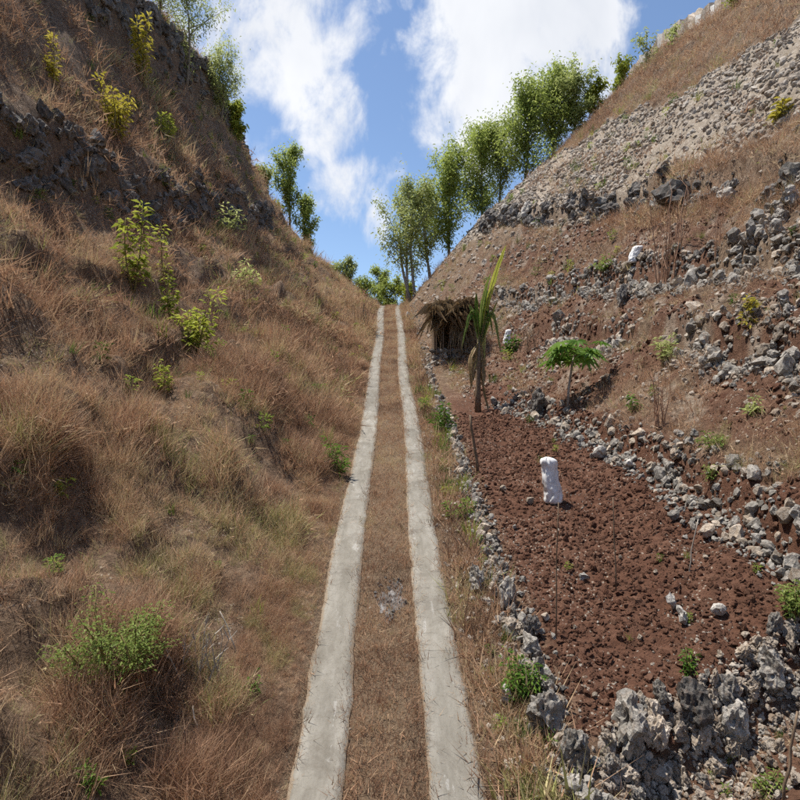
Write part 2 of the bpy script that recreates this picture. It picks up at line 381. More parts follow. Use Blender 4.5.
class MB:
    """collects shapes into one mesh"""
    def __init__(s): s.v = []; s.f = []; s.sh = []
    def add(s, vs, fs, shade=.5):
        b = len(s.v); s.v += [tuple(v) for v in vs]; s.f += [tuple(i+b for i in f) for f in fs]; s.sh += [shade]*len(vs)
    def tube(s, pts, radii, n=6, shade=.5):
        pts = [Vector(p) for p in pts]; rings = []
        up = Vector((0.31, 0.17, .93))
        for i, p in enumerate(pts):
            t = (pts[min(i+1, len(pts)-1)]-pts[max(i-1, 0)]).normalized()
            a = t.cross(up)
            if a.length < 1e-3: a = t.cross(Vector((1, 0, 0)))
            a.normalize(); b = t.cross(a); r = radii[i] if hasattr(radii, '__len__') else radii
            rings.append([p+(a*math.cos(2*math.pi*k/n)+b*math.sin(2*math.pi*k/n))*r for k in range(n)])
        vs = [v for r in rings for v in r]; fs = []
        for i in range(len(pts)-1):
            for k in range(n): fs.append((i*n+k, i*n+(k+1) % n, (i+1)*n+(k+1) % n, (i+1)*n+k))
        fs.append(tuple(range(n))[::-1]); fs.append(tuple((len(pts)-1)*n+k for k in range(n)))
        s.add(vs, fs, shade)
    def leaf(s, p, direction, length, width, shade, roll=0., droop=.25):
        d = Vector(direction).normalized(); side = d.cross(Vector((0, 0, 1)))
        if side.length < 1e-3: side = Vector((1, 0, 0))
        side.normalize(); side = Matrix.Rotation(roll, 3, d) @ side; nrm = side.cross(d)
        p = Vector(p); m = p+d*length*.5; tip = p+d*length-Vector((0, 0, 1))*length*droop
        s.add([p, m+side*width*.5+nrm*width*.12, tip, m-side*width*.5+nrm*width*.12], [(0, 1, 2), (0, 2, 3)], shade)
    def build(s, name, mat, parent=None, smooth=False, loc=None):
        me = bpy.data.meshes.new(name); me.from_pydata(s.v, [], s.f)
        a = me.attributes.new('shade', 'FLOAT', 'POINT'); a.data.foreach_set('value', np.asarray(s.sh, np.float32))
        if smooth: me.polygons.foreach_set('use_smooth', np.ones(len(me.polygons), bool))
        me.materials.append(MATS[mat]); me.update()
        o = bpy.data.objects.new(name, me); link(o, parent)
        if loc is not None: o.location = loc
        return o

# ------------------------------------------------------------------ the ground
def grow(a, lim, f=1.35, st=1.0):
    out = []; v = a; s = st
    while v < lim: v += s; s *= f; out.append(v)
    return out
def build_ground():
    dl = [-v for v in grow(14, 1800, 1.3, .5)][::-1]
    ds = np.array(dl+list(np.arange(-14, -1.0, .1))+list(np.arange(-1.0, 7, .06))+list(np.arange(7, 24, .13))+grow(24, 1800, 1.3, .5))
    ys = np.array([-v for v in grow(6, 1800, 1.35, 1)][::-1]+list(np.arange(-6, 2.5, .5))+list(np.arange(2.5, 8, .06))+list(np.arange(8, 16, .09))
                  + list(np.arange(16, 30, .16))+list(np.arange(30, 60, .3))+grow(60, 1800, 1.3, .6))
    D, Y = np.meshgrid(ds, ys); X = D+road_x(Y); Z = zfun(X, Y)
    V = np.stack([X, Y, Z], -1).reshape(-1, 3)
    nx, ny = len(ds), len(ys)
    i = np.arange(nx*ny).reshape(ny, nx)
    F = np.stack([i[:-1, :-1], i[:-1, 1:], i[1:, 1:], i[1:, :-1]], -1).reshape(-1, 4)
    d = D.ravel(); y = Y.ravel()
    n = fbm(d/1.3, y/1.3, 4); nn = fbm(d/.5+9, y/.5, 3)
    s0 = wall0_side(d, y)
    B = base_right(d, y)
    field = sst(d, 1.7, 2.0)*sst(s0, -.15, .1)*(1-sst(B-T_wall1(y), .0, .5))*(1-sst(y, 17, 23))
    midsoil = sst(d, 2.2, 3)*(1-sst(d, 9, 10))*sst(n, .26, .44)*(1-sst(y, 28, 38))
    soil = np.clip(field+.9*midsoil*(1-field), 0, 1)
    brown = sst(d, 1.7, 2.2)*(1-soil)
    pale = sst(d+1.2*(n-.5)-pale_lo(y), -.3, .6)*(1-sst(d-pale_hi(y)+.8*(n-.5), -.3, .2))*.95
    pale = np.clip(pale+.5*sst(d, 3, 5)*(1-sst(d, 9, 10))*sst(nn, .60, .72)*(1-field), 0, 1)
    pale = np.clip(pale+sst(d, 20.0, 20.3)*(1-sst(d, 20.9, 21.4)), 0, 1)
    straw = ((np.abs(d) < .9)*1.0+.7*sst(d, .86, .95)*(1-sst(d, 1.5, 1.8)))
    straw = np.clip(straw, 0, 1)
    me = mesh_np('ground', V, F, 'ground', dict(soil=soil, brown=brown, pale=pale, straw=straw), smooth=True)
    o = link(bpy.data.objects.new('ground', me)); tag(o, kind='structure')
build_ground()

# ------------------------------------------------------------------ road: earth bed with two lines of concrete slabs
def build_road():
    ys = np.concatenate([np.arange(-4, 3, .5), np.arange(3, 14, .06), np.arange(14, 52, .2)]); ds = np.concatenate([[-.84, -.5], np.arange(-.4, .43, .04), [.5, .84]])
    D, Y = np.meshgrid(ds, ys); X = D+road_x(Y); Z = zfun(X, Y)+.008
    i = np.arange(D.size).reshape(D.shape)
    F = np.stack([i[:-1, :-1], i[:-1, 1:], i[1:, 1:], i[1:, :-1]], -1).reshape(-1, 4)
    one = np.ones(D.size)
    me = mesh_np('road', np.stack([X, Y, Z], -1).reshape(-1, 3), F, 'ground', dict(straw=one, soil=one*0, pale=one*0, brown=one*0))
    road = link(bpy.data.objects.new('road', me)); tag(road, kind='structure')
    r = random.Random(4)
    for lo, hi in ((-.85, -.36), (.37, .85)):
        y = -3.0
        while y < 47.5:
            ln = r.uniform(1.3, 3.4); y1 = y+ln-.0015
            a, b = lo, hi
            n = 26; nw = 7; V = []; E = []
            tilt = 0.; lift = r.uniform(.0262, .0274)
            for k in range(n+1):
                yy = y+(y1-y)*k/n
                wl = .03*(float(vnoise(yy*1.3, lo*7))-.5)+.026*(float(vnoise(yy*6.3, lo*9+3))-.5)+.03*(float(vnoise(yy*17, lo*9+3))-.5)
                wr = .03*(float(vnoise(yy*1.2, hi*7+5))-.5)+.026*(float(vnoise(yy*6.1, hi*9+8))-.5)+.03*(float(vnoise(yy*16, hi*9+8))-.5)
                for j in range(nw):
                    f = [0, .015, .2, .5, .8, .985, 1][j]
                    dd = a+wl+(b+wr-a-wl)*f
                    z = float(road_z(yy))+lift+tilt*(k/n-.5)+(0 if 0 < j < nw-1 else -.09)-(.008 if j in (1, nw-2) else 0)
                    V.append((float(road_x(yy))+dd, yy, z)); E.append([1, 1, .35, 0, .35, 1, 1][j])
            F = [(k*nw+j, k*nw+j+1, (k+1)*nw+j+1, (k+1)*nw+j) for k in range(n) for j in range(nw-1)]
            me = mesh_np('slab', V, F, 'concrete', dict(edge=E))
            link(bpy.data.objects.new('slab', me), road)
            y += ln
build_road()

# ------------------------------------------------------------------ scattered stuff (geometry nodes on a point cloud)
def gn_scatter(name, pts, rot, scl, idx, tint, sources, label=None, parent=None):
    me = bpy.data.meshes.new(name); n = len(pts)
    me.vertices.add(n); me.vertices.foreach_set('co', np.asarray(pts, np.float32).ravel())
    for an, ty, av in (('rot', 'FLOAT_VECTOR', rot), ('scl', 'FLOAT_VECTOR', scl)):
        a = me.attributes.new(an, ty, 'POINT'); a.data.foreach_set('vector', np.asarray(av, np.float32).ravel())
    a = me.attributes.new('idx', 'INT', 'POINT'); a.data.foreach_set('value', np.asarray(idx, np.int32))
    a = me.attributes.new('tint', 'FLOAT', 'POINT'); a.data.foreach_set('value', np.asarray(tint, np.float32))
    o = bpy.data.objects.new(name, me); link(o, parent); tag(o, label, kind='stuff')
    col = bpy.data.collections.new(name+'_source')
    for k, sm in enumerate(sources):
        col.objects.link(bpy.data.objects.new('%s_piece_%02d' % (name, k), sm))
    ng = bpy.data.node_groups.new(name, 'GeometryNodeTree')
    ng.interface.new_socket('Geometry', in_out='INPUT', socket_type='NodeSocketGeometry'); ng.interface.new_socket('Geometry', in_out='OUTPUT', socket_type='NodeSocketGeometry')
    N = ng.nodes; gi = N.new('NodeGroupInput'); go = N.new('NodeGroupOutput')
    ci = N.new('GeometryNodeCollectionInfo'); ci.inputs[0].default_value = col; ci.inputs['Separate Children'].default_value = True; ci.inputs['Reset Children'].default_value = True
    ip = N.new('GeometryNodeInstanceOnPoints'); ip.inputs['Pick Instance'].default_value = True
    def na(nm, t):
        q = N.new('GeometryNodeInputNamedAttribute'); q.data_type = t; q.inputs[0].default_value = nm; return q.outputs[0]
    er = N.new('FunctionNodeEulerToRotation'); ng.links.new(na('rot', 'FLOAT_VECTOR'), er.inputs[0])
    ng.links.new(gi.outputs[0], ip.inputs['Points']); ng.links.new(ci.outputs[0], ip.inputs['Instance']); ng.links.new(na('idx', 'INT'), ip.inputs['Instance Index'])
    ng.links.new(er.outputs[0], ip.inputs['Rotation']); ng.links.new(na('scl', 'FLOAT_VECTOR'), ip.inputs['Scale'])
    ng.links.new(ip.outputs[0], go.inputs[0])
    md = o.modifiers.new('scatter', 'NODES'); md.node_group = ng
    return o
# ------------------------------------------------------------------ rocks
def hull_rock(seed, n=15, sharp=1.0):
    r = random.Random(seed); bm = bmesh.new()
    for i in range(n):
        v = Vector((r.gauss(0, 1), r.gauss(0, 1), r.gauss(0, 1))).normalized()*r.uniform(.75, 1.05)
        bm.verts.new(v*.5)
    bmesh.ops.convex_hull(bm, input=bm.verts)
    for v in [v for v in bm.verts if not v.link_faces]: bm.verts.remove(v)
    me = bpy.data.meshes.new('stone'); bm.to_mesh(me); bm.free(); return me
def karst_rock(seed, sub=4):
    """limestone lump with sharp flutes and solution holes"""
    bm = bmesh.new(); bmesh.ops.create_icosphere(bm, subdivisions=sub, radius=.5)
    off = Vector((seed*3.7, seed*1.3, seed*7.1)); r = random.Random(seed)
    cuts = [(Vector((r.gauss(0, 1), r.gauss(0, 1), r.gauss(0, .8))).normalized(), r.uniform(.24, .42)) for _ in range(9)]
    for v in bm.verts:
        p = v.co.copy()
        for n_, h in cuts:                                     # flat broken faces
            e = p.dot(n_)-h
            if e > 0: p -= n_*e*.92
        n = v.co.normalized()
        q = Vector((p.x*5, p.y*5, p.z*2.4))+off
        rd = mnoise.ridged_multi_fractal(q, 1.0, 2.1, 4 if sub > 2 else 2, 1.0, 2.0)
        a = mnoise.fractal(p*2.3+off, 1.0, 2.0, 3)
        pit = max(0., mnoise.noise(p*6.5+off*2)-.12)
        v.co = p+n*(.11*(rd-1.1)+.12*a-.30*pit)
    me = bpy.data.meshes.new('rock'); bm.to_mesh(me); bm.free()
    return me
HULLS = [hull_rock(i, 13+i % 5) for i in range(16)]
KARST = [karst_rock(i) for i in range(9)]
KARST_S = [karst_rock(i+20, 3) for i in range(8)]
JAG = [karst_rock(i+40, 2) for i in range(12)]
_mv = {}
def with_mat(me, mat):
    k = (me.name, mat)
    if k not in _mv:
        c = me.copy(); c.materials.clear(); c.materials.append(MATS[mat]); _mv[k] = c
    return _mv[k]
def put_rock(name, me, mat, p, sc, parent=None, r=rnd, tilt=.4, sink=.2):
    o = bpy.data.objects.new(name, with_mat(me, mat))
    org = parent.location if parent is not None else Vector((0, 0, 0))
    o.location = Vector(p)-org+Vector((0, 0, sc[2]*(.5-sink)))
    o.rotation_euler = (r.uniform(-tilt, tilt), r.uniform(-tilt, tilt), r.uniform(0, 6.28)); o.scale = sc
    return link(o, parent)

# the low dry-stone border beside the track
def fill_stones(w, pts, size, r, mat='rubble_grey'):
    """the small stones wedged between the larger ones of a wall"""
    n = len(pts); P = np.array([Vector(p)-w.location for p in pts]); g = np.random.default_rng(len(pts))
    sz = size*np.exp(g.normal(0, .4, n))
    gn_scatter('small_stones', P, g.uniform(0, 6.28, (n, 3)), np.stack([sz, sz*g.uniform(.7, 1.3, n), sz*g.uniform(.7, 1.5, n)], -1), g.integers(0, 10, n), np.clip(g.normal(.5, .3, n), 0, 1),
               [with_mat(m, mat) for m in JAG[:10]], None, w)
def border_wall():
    r = random.Random(11)
    w = thing('stone_border', 'long low border of rough grey stones beside the right concrete track', 'stone border', (1.6, 5, gz(1.6, 5)))
    y = 3.9; n = 0; fill = []
    while y < 40:
        size = r.uniform(.085, .17)*(1+.012*y)
        dd = 1.60+.14*(float(vnoise(y*.7, 3.3))-.5)
        for row in range(r.choice((1, 2, 2, 3))):
            x = float(road_x(y))+dd+r.uniform(-.12, .12); z = gz(x, y)+max(0, row-1)*size*.55
            s_ = size*r.uniform(.6, 1.25)
            if n < 297:
                put_rock('stone', r.choice(KARST_S if y < 9 else JAG+HULLS[:5]), r.choice(['rock_grey', 'rock_grey', 'rock_pale'] if y < 9 else ['rock_grey', 'rock_grey', 'rock_grey', 'rock_pale', 'rock_dark']), (x, y+r.uniform(-.05, .05), z), (s_, s_*1.1, s_*r.uniform(.9, 1.5)), w, r, .5); n += 1
            for k in range(3 if y < 14 else 2):
                xx = float(road_x(y))+dd+r.gauss(0, .13); yy = y+r.uniform(-.1, .1); fill.append((xx, yy, gz(xx, yy)+r.uniform(0, .09)))
        y += size*.62*(1+.035*y)
    fill_stones(w, fill, .065, r)
    return w
border_wall()

def contour_d(T, Y, lo=1.8, hi=22):
    for _ in range(40):
        m = (lo+hi)/2
        b = float(base_right(m, Y))+.22*(float(fbm(m/1.7+31, Y/2.3, 3))-.5)
        if b < T: lo = m
        else: hi = m
    return (lo+hi)/2
def contour_wall(name, label, cat, Tf, y0, y1, rows, size, mats, r, gap=0., big=None, dmin=1.9, small=.075, dens=9, fmat='rubble_grey'):
    ym = (y0+y1)/2; dm = contour_d(float(Tf(ym)), ym); xm = float(road_x(ym))+dm
    w = thing(name, label, cat, (xm, ym, gz(xm, ym)))
    spots = []; fill = []; y = y0
    while y < y1:
        dc = contour_d(float(Tf(y)), y); far = 1+.012*max(0, y-10)
        on = float(vnoise(y*.9+size*50, rows+.5)) > gap
        if dc > dmin and on:
            zb = gz(float(road_x(y))+dc-.4, y)
            for row in range(rows):
                dd = dc-.26+row*.10+r.gauss(0, .10); x = float(road_x(y))+dd; yy = y+r.uniform(-.1, .1)
                spots.append((x, yy, max(zb+row*size*.55-.05, gz(x, yy)-.06), size*far*math.exp(r.gauss(-.1, .38))))
            for k in range(dens):
                dd = dc-.18+r.gauss(0, .15); x = float(road_x(y))+dd; yy = y+r.uniform(-.12, .12); fill.append((x, yy, gz(x, yy)+r.uniform(-.02, .05)))
        y += size*r.uniform(.55, .9)*far
    spots.sort(key=lambda q: -q[3]/q[1])
    for x, yy, z, s_ in spots[:297]:
        me = r.choice(big if big else (JAG*2+HULLS[:6]))
        put_rock('stone', me, r.choice(mats), (x, yy, z), (s_, s_*1.1, s_*r.uniform(.85, 1.5)), w, r, .5)
    fill += [q[:3] for q in spots[297:]]
    fill_stones(w, fill, small, r, fmat)
    return w
R_ = random.Random(21)
contour_wall('stone_wall', 'tumbled grey dry-stone wall running diagonally across the field behind the white sack', 'stone wall', T_wall1, 5.2, 17.5, 4, .135,
             ['rock_grey', 'rock_grey', 'rock_pale'], R_, .0, small=.065, dens=10)
contour_wall('stone_wall', 'broken dry-stone terrace wall with gaps halfway up the right slope', 'stone wall', T_wall4, 8.6, 20, 4, .16,
             ['rock_grey', 'rock_grey', 'rock_pale'], R_, .3, dens=12)
contour_wall('stone_wall', 'neat band of small grey stones below the white bag high on the right slope', 'stone wall', T_wall2, 8.5, 27, 5, .16,
             ['rock_grey', 'rock_grey', 'rock_pale'], R_, .0, small=.11, dens=20)
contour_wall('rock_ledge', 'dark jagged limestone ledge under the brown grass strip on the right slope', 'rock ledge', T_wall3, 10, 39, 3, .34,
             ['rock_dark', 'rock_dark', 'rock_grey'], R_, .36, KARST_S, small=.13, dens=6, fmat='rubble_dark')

def left_ledge(u0, label, y0, y1, size, rows, step, r, mats):
    ym = (y0+y1)/2; xm = float(road_x(ym))-.85-u0
    w = thing('rock_ledge', label, 'rock ledge', (xm, ym, gz(xm, ym)))
    y = y0; n = 0
    while y < y1 and n < 290:
        uw = u0-1.1*(float(fbm(y/3.1, 4.2, 3))-.5)
        for row in range(rows):
            if r.random() < .12: continue
            s = size*r.uniform(.6, 1.35); uu = uw+row*.12+r.uniform(-.15, .15); x = float(road_x(y))-.85-uu; yy = y+r.uniform(-.15, .15)
            put_rock('rock', r.choice(KARST_S), r.choice(mats), (x, yy, gz(x, yy)), (s*.8, s*1.1, s*r.uniform(.8, 1.4)), w, r, .35, .45); n += 1
        y += size*step*r.uniform(.6, 1)
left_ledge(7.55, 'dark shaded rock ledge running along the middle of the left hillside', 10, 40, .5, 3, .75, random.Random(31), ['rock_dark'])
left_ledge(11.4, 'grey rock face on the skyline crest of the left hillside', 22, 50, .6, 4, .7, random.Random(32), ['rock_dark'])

# rock bank in front of the red field
def rock_bank():
    r = random.Random(41)
    w = thing('rock_bank', 'jagged grey limestone bank holding up the front of the red soil field', 'rock bank', (3.2, 5.6, gz(3.2, 5.6)))
    fill = []
    for i in range(2300):
        t = r.uniform(.0, 1.55); d = W0A[0]+(W0B[0]-W0A[0])*t; y = W0A[1]+(W0B[1]-W0A[1])*t
        off = -abs(r.gauss(0, .42))+.1; d += off*.4; y += off; x = float(road_x(y))+d
        if i >= 290:
            fill.append((x, y, gz(x, y)+r.uniform(-.01, .04))); continue
        s = (.055+.15*r.random()**2.2)*(1.1 if off > -.35 else .75)
        me = r.choice(KARST_S if s < .13 else KARST)
        put_rock('rock', me, r.choice(['rock_grey', 'rock_pale', 'rock_pale']), (x, y, gz(x, y)), (s*.8, s*.85, s*r.uniform(1.0, 1.7)), w, r, .5, .25)
    fill_stones(w, fill, .048, r, 'rubble')
rock_bank()
def boulder(px, py, w_px, h_px, label, seed, mat='rock_grey'):
    p = ray(px, py); r = random.Random(seed); m = px_m(p.y)
    o = put_rock('boulder', KARST[seed % len(KARST)], mat, p, (w_px*m*1.1, w_px*m, h_px*m*1.15), None, r, .15, .12)
    tag(o, label, 'boulder', 'limestone boulders by the field')
boulder(630, 748, 40, 54, 'tall ridged grey boulder at the nearest corner of the red field', 1)
boulder(694, 732, 30, 50, 'dark fissured boulder between the two palest rocks of the bank', 3, 'rock_dark')
boulder(655, 752, 26, 34, 'small pale boulder wedged beside the tall ridged one', 2, 'rock_pale')
boulder(735, 742, 28, 44, 'grey boulder with a vertical crack near the slanting stick', 5)
boulder(770, 690, 32, 40, 'rounded grey boulder on top of the rock bank by the picture edge', 6)
boulder(545, 735, 34, 44, 'block at the near end of the stone border', 4)
boulder(575, 765, 30, 40, 'grey rock low at the foot of the stone border', 8)
boulder(508, 608, 20, 30, 'grey stone standing inside the verge beside the border', 7)
boulder(476, 590, 18, 26, 'low grey stone in the verge nearest to the right track', 6, 'rock_grey')
boulder(532, 640, 16, 24, 'dark knob of rock sitting on the stone border', 2, 'rock_dark')
boulder(507, 703, 14, 18, 'small pale stone in the dry verge beside the green weed', 12, 'rock_white')
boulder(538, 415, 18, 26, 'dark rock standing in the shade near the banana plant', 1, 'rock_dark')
boulder(623, 305, 12, 20, 'upright dark stone on bare soil below the white bag', 7, 'rock_dark')

def rock_heap(px, py, w_px, h_px, n, label, seed):
    p = ray(px, py); r = random.Random(seed); m = px_m(p.y)
    t = thing('rock_heap', label, 'rock heap', p)
    for i in range(n):
        x = p.x+r.gauss(0, w_px*m*.25); y = p.y+abs(r.gauss(0, .25)); s = w_px*m*r.uniform(.10, .30)
        put_rock('rock', r.choice(KARST_S+JAG), r.choice(['rock_grey', 'rock_grey', 'rock_pale']), (x, y, gz(x, y)+r.random()**2*h_px*m*.35), (s, s, s*r.uniform(.9, 1.6)), t, r, .4, .2)
rock_heap(688, 462, 36, 34, 22, 'heap of upright grey stones alone on the red soil above the diagonal wall', 71)
rock_heap(740, 342, 30, 20, 14, 'grey stones piled below the yellow sapling on the right slope', 72)
rock_heap(782, 334, 50, 36, 24, 'wide pile of grey stones at the edge of the right slope', 73)
rock_heap(776, 478, 30, 40, 14, 'grey stones with dark hollows on the upper soil near the picture edge', 74)
rock_heap(780, 225, 60, 40, 26, 'heap of big grey stones at the picture edge above the neat stone band', 75)
OWN = {4: 'pale stone just above the small weed in the notch of the rock bank', 5: 'pale stone beside the long stake near the stone border', 6: 'small pale stone touching the stone border across from the dark knob',
       7: 'largest pale stone on the diagonal wall right of the white sack', 8: 'pale stone on the diagonal wall, second right of the white sack', 9: 'flat pale stone on the upper soil below the papaya',
       10: 'pale stone on the upper soil straight below the papaya trunk', 11: 'pale stone at the left foot of the upright grey stone heap', 12: 'pale stone on the rock bank right above its dark fissured boulder',
       18: 'pale stone left of the white sack', 19: 'pale stone between the white sack and the stone border', 20: 'pale stone on the rock bank right of the small green weed', 21: 'pale stone where the red soil meets the top of the rock bank',
       25: 'pale stone below the diagonal wall near the picture edge'}
def loose_stones():
    r = random.Random(51)
    spots = [(583, 582, 11, 9), (672, 612, 10, 18), (682, 625, 12, 20), (719, 617, 16, 14), (640, 700, 8, 10), (545, 622, 9, 10), (527, 615, 6, 8), (600, 460, 15, 14), (628, 470, 12, 11),
             (640, 440, 14, 10), (612, 437, 12, 9), (665, 450, 10, 9), (700, 690, 9, 8), (595, 700, 7, 7), (560, 690, 6, 6), (575, 630, 5, 5), (640, 640, 6, 6), (705, 560, 6, 6), (530, 505, 9, 8), (503, 492, 8, 7),
             (720, 660, 9, 8), (745, 640, 9, 8), (700, 520, 7, 6), (620, 560, 5, 5), (655, 575, 5, 5), (760, 560, 9, 8)]
    for i, (px, py, w, h) in enumerate(spots):
        p = ray(px, py)
        m = px_m(p.y)
        o = put_rock('stone', r.choice(JAG), 'rock_white' if i in (0, 1, 2, 3, 7, 8) else 'rock_pale', p, (w*m*1.05, w*m*1.05, h*m*1.1), None, r, .3, .02)
        if i == 0: tag(o, 'bright white stone alone in the middle of the red field', 'stone')
        elif i == 3: tag(o, 'pale stone at the upper edge of the rock bank', 'stone')
        elif i in (1, 2): tag(o, 'slanting white stone, one of two side by side in the red field', 'stone', 'two white stones side by side')
        elif i in OWN: tag(o, OWN[i], 'stone', 'loose stones on the red soil')
        else: tag(o, 'small loose pale stone lying on the red soil', 'stone', 'loose stones on the red soil')
loose_stones()
p = ray(408, 318)
tag(put_rock('stone', HULLS[3], 'rock_white', p, (.34, .3, .5), None, random.Random(3), .1, .1), 'white marker stone beside the track at the crest', 'stone')

# ------------------------------------------------------------------ scattered stuff (geometry nodes on a point cloud)
def blades_mesh(n, h, spread, lean, width, r, curl=.5, hmin=.4, segs=2):
    V = []; F = []; S = []
    for i in range(n):
        a = r.uniform(0, 6.28); rad = spread*math.sqrt(r.random()); bx, by = math.cos(a)*rad, math.sin(a)*rad
        hh = h*r.uniform(hmin, 1); az = a+r.gauss(0, 1.1); ln = lean*r.uniform(.1, 1.4); w = width*r.uniform(.6, 1.2)
        sx, sy = -math.sin(az+r.gauss(0, .7)), math.cos(az); b = len(V); sh = r.random()
        for k in range(segs+1):
            f = k/segs; off = hh*(ln*f+curl*ln*f*f); z = hh*(f-.28*curl*ln*f*f); ww = w*(1-.6*f)*.5
            px, py = bx+math.cos(az)*off, by+math.sin(az)*off
            if k < segs:
                V += [(px-sx*ww, py-sy*ww, z-(.05 if k == 0 else 0)), (px+sx*ww, py+sy*ww, z-(.05 if k == 0 else 0))]; S += [sh, sh]
            else: V.append((px, py, z)); S.append(sh)
        F += [(b, b+1, b+3), (b, b+3, b+2), (b+2, b+3, b+4)] if segs == 2 else [(b, b+1, b+2)]
    return np.array(V), np.array(F), np.array(S)
def tri_arrays(mb):
    F = []
    for f in mb.f: F += [(f[0], f[k], f[k+1]) for k in range(1, len(f)-1)]
    return np.array(mb.v), np.array(F), np.array(mb.sh)
def twig_mesh(n, h, width, r, steps=3):
    mb = MB()
    for i in range(n):
        a = r.uniform(0, 6.28); el = r.uniform(.15, 1.3); L_ = h*r.uniform(.4, 1.1)
        p = Vector((r.gauss(0, .12), r.gauss(0, .12), 0)); d = Vector((math.cos(a)*math.cos(el), math.sin(a)*math.cos(el), math.sin(el)))
        sh = r.random(); w = width*r.uniform(.6, 1.3)
        for k in range(steps):
            d = (d+Vector((r.gauss(0, .25), r.gauss(0, .25), r.gauss(-.08, .2)))).normalized(); q = p+d*L_/steps
            s = d.cross(Vector((r.gauss(0, 1), r.gauss(0, 1), r.gauss(0, 1)))).normalized()*w*.5
            mb.add([p-s, p+s, q], [(0, 1, 2)], sh)
            if r.random() < .6:
                d2 = (d+Vector((r.gauss(0, .6), r.gauss(0, .6), r.gauss(.1, .4)))).normalized(); q2 = p+d2*L_*.4
                mb.add([p-s*.7, p+s*.7, q2], [(0, 1, 2)], sh)
            p = q
    return tri_arrays(mb)
def weed_mesh(n, h, lw, r):
    mb = MB()
    for i in range(n):
        a = r.uniform(0, 6.28); z = h*r.random(); rad = h*.55*r.random()
        mb.leaf((math.cos(a)*rad*.5, math.sin(a)*rad*.5, z*.8), (math.cos(a), math.sin(a), r.uniform(-.1, 1)), lw*r.uniform(1.4, 2.6), lw*r.uniform(.6, 1), r.random(), r.uniform(-.6, .6))
    return tri_arrays(mb)
RB = random.Random(61)
def lod(nb, wk, segs, nt_, steps):
    return ([blades_mesh(nb, .42, .15, .5, .010*wk, RB, segs=segs) for _ in range(6)]
            + [blades_mesh(int(nb*1.2), .6, .17, .3, .0075*wk, RB, .6, .5, segs) for _ in range(3)]
            + [twig_mesh(nt_, .5, .012*wk, RB, steps) for _ in range(4)])
NEAR = lod(24, .8, 2, 16, 3); MIDL = lod(16, 1.25, 1, 12, 2); FARL = lod(10, 2.2, 1, 8, 2)
SHORT = [blades_mesh(16, .12, .14, .9, .010, RB, .9, .3, 1) for _ in range(5)]
GREEN = [blades_mesh(30, .35, .1, .5, .014, RB) for _ in range(3)]
WEED = [weed_mesh(60, .32, .035, RB) for _ in range(3)]
def grow_stuff(name, P, R, S, idx, tint, sources, mat, label):
    """every tuft as real geometry, all of one kind of ground cover in one mesh"""
    VV, FF, SS, TT = [], [], [], []; nb = 0
    cx, sx, cy, sy, cz, sz = np.cos(R[:, 0]), np.sin(R[:, 0]), np.cos(R[:, 1]), np.sin(R[:, 1]), np.cos(R[:, 2]), np.sin(R[:, 2])
    one, zero = np.ones(len(P)), np.zeros(len(P))
    def mm(*r): return np.stack([np.stack(q, -1) for q in r], -2)
    # spin about the stem first, then lean
    M_ = mm((cy, zero, sy), (zero, one, zero), (-sy, zero, cy)) @ mm((one, zero, zero), (zero, cx, -sx), (zero, sx, cx)) @ mm((cz, -sz, zero), (sz, cz, zero), (zero, zero, one))
    for k, (v, f, sh) in enumerate(sources):
        sel = np.nonzero(idx == k)[0]
        if len(sel) == 0: continue
        w = np.einsum('nij,nvj->nvi', M_[sel], v[None]*S[sel][:, None, :])+P[sel][:, None, :]
        VV.append(w.reshape(-1, 3)); FF.append((f[None]+(nb+np.arange(len(sel))*len(v))[:, None, None]).reshape(-1, 3)); nb += len(sel)*len(v)
        SS.append(np.tile(sh, len(sel))); TT.append(np.repeat(tint[sel], len(v)))
    me = mesh_np(name, np.concatenate(VV), np.concatenate(FF), mat, dict(shade=np.concatenate(SS), tint=np.concatenate(TT)))
    print('STUFF', name, len(me.polygons))
    o = link(bpy.data.objects.new(name, me)); tag(o, label, kind='stuff'); return o

def rand_area(n, d0, d1, y0, y1, power=1.0):
    d = d0+(d1-d0)*rng.random(n); y = y0+(y1-y0)*rng.random(n)**power
    return d, y
def finish(d, y, tilt=.2):
    x = d+road_x(y); z = zfun(x, y); n = len(d)
    rot = np.stack([rng.normal(0, tilt, n), rng.normal(0, tilt, n), rng.random(n)*6.28], -1)
    return np.stack([x, y, z], -1), rot

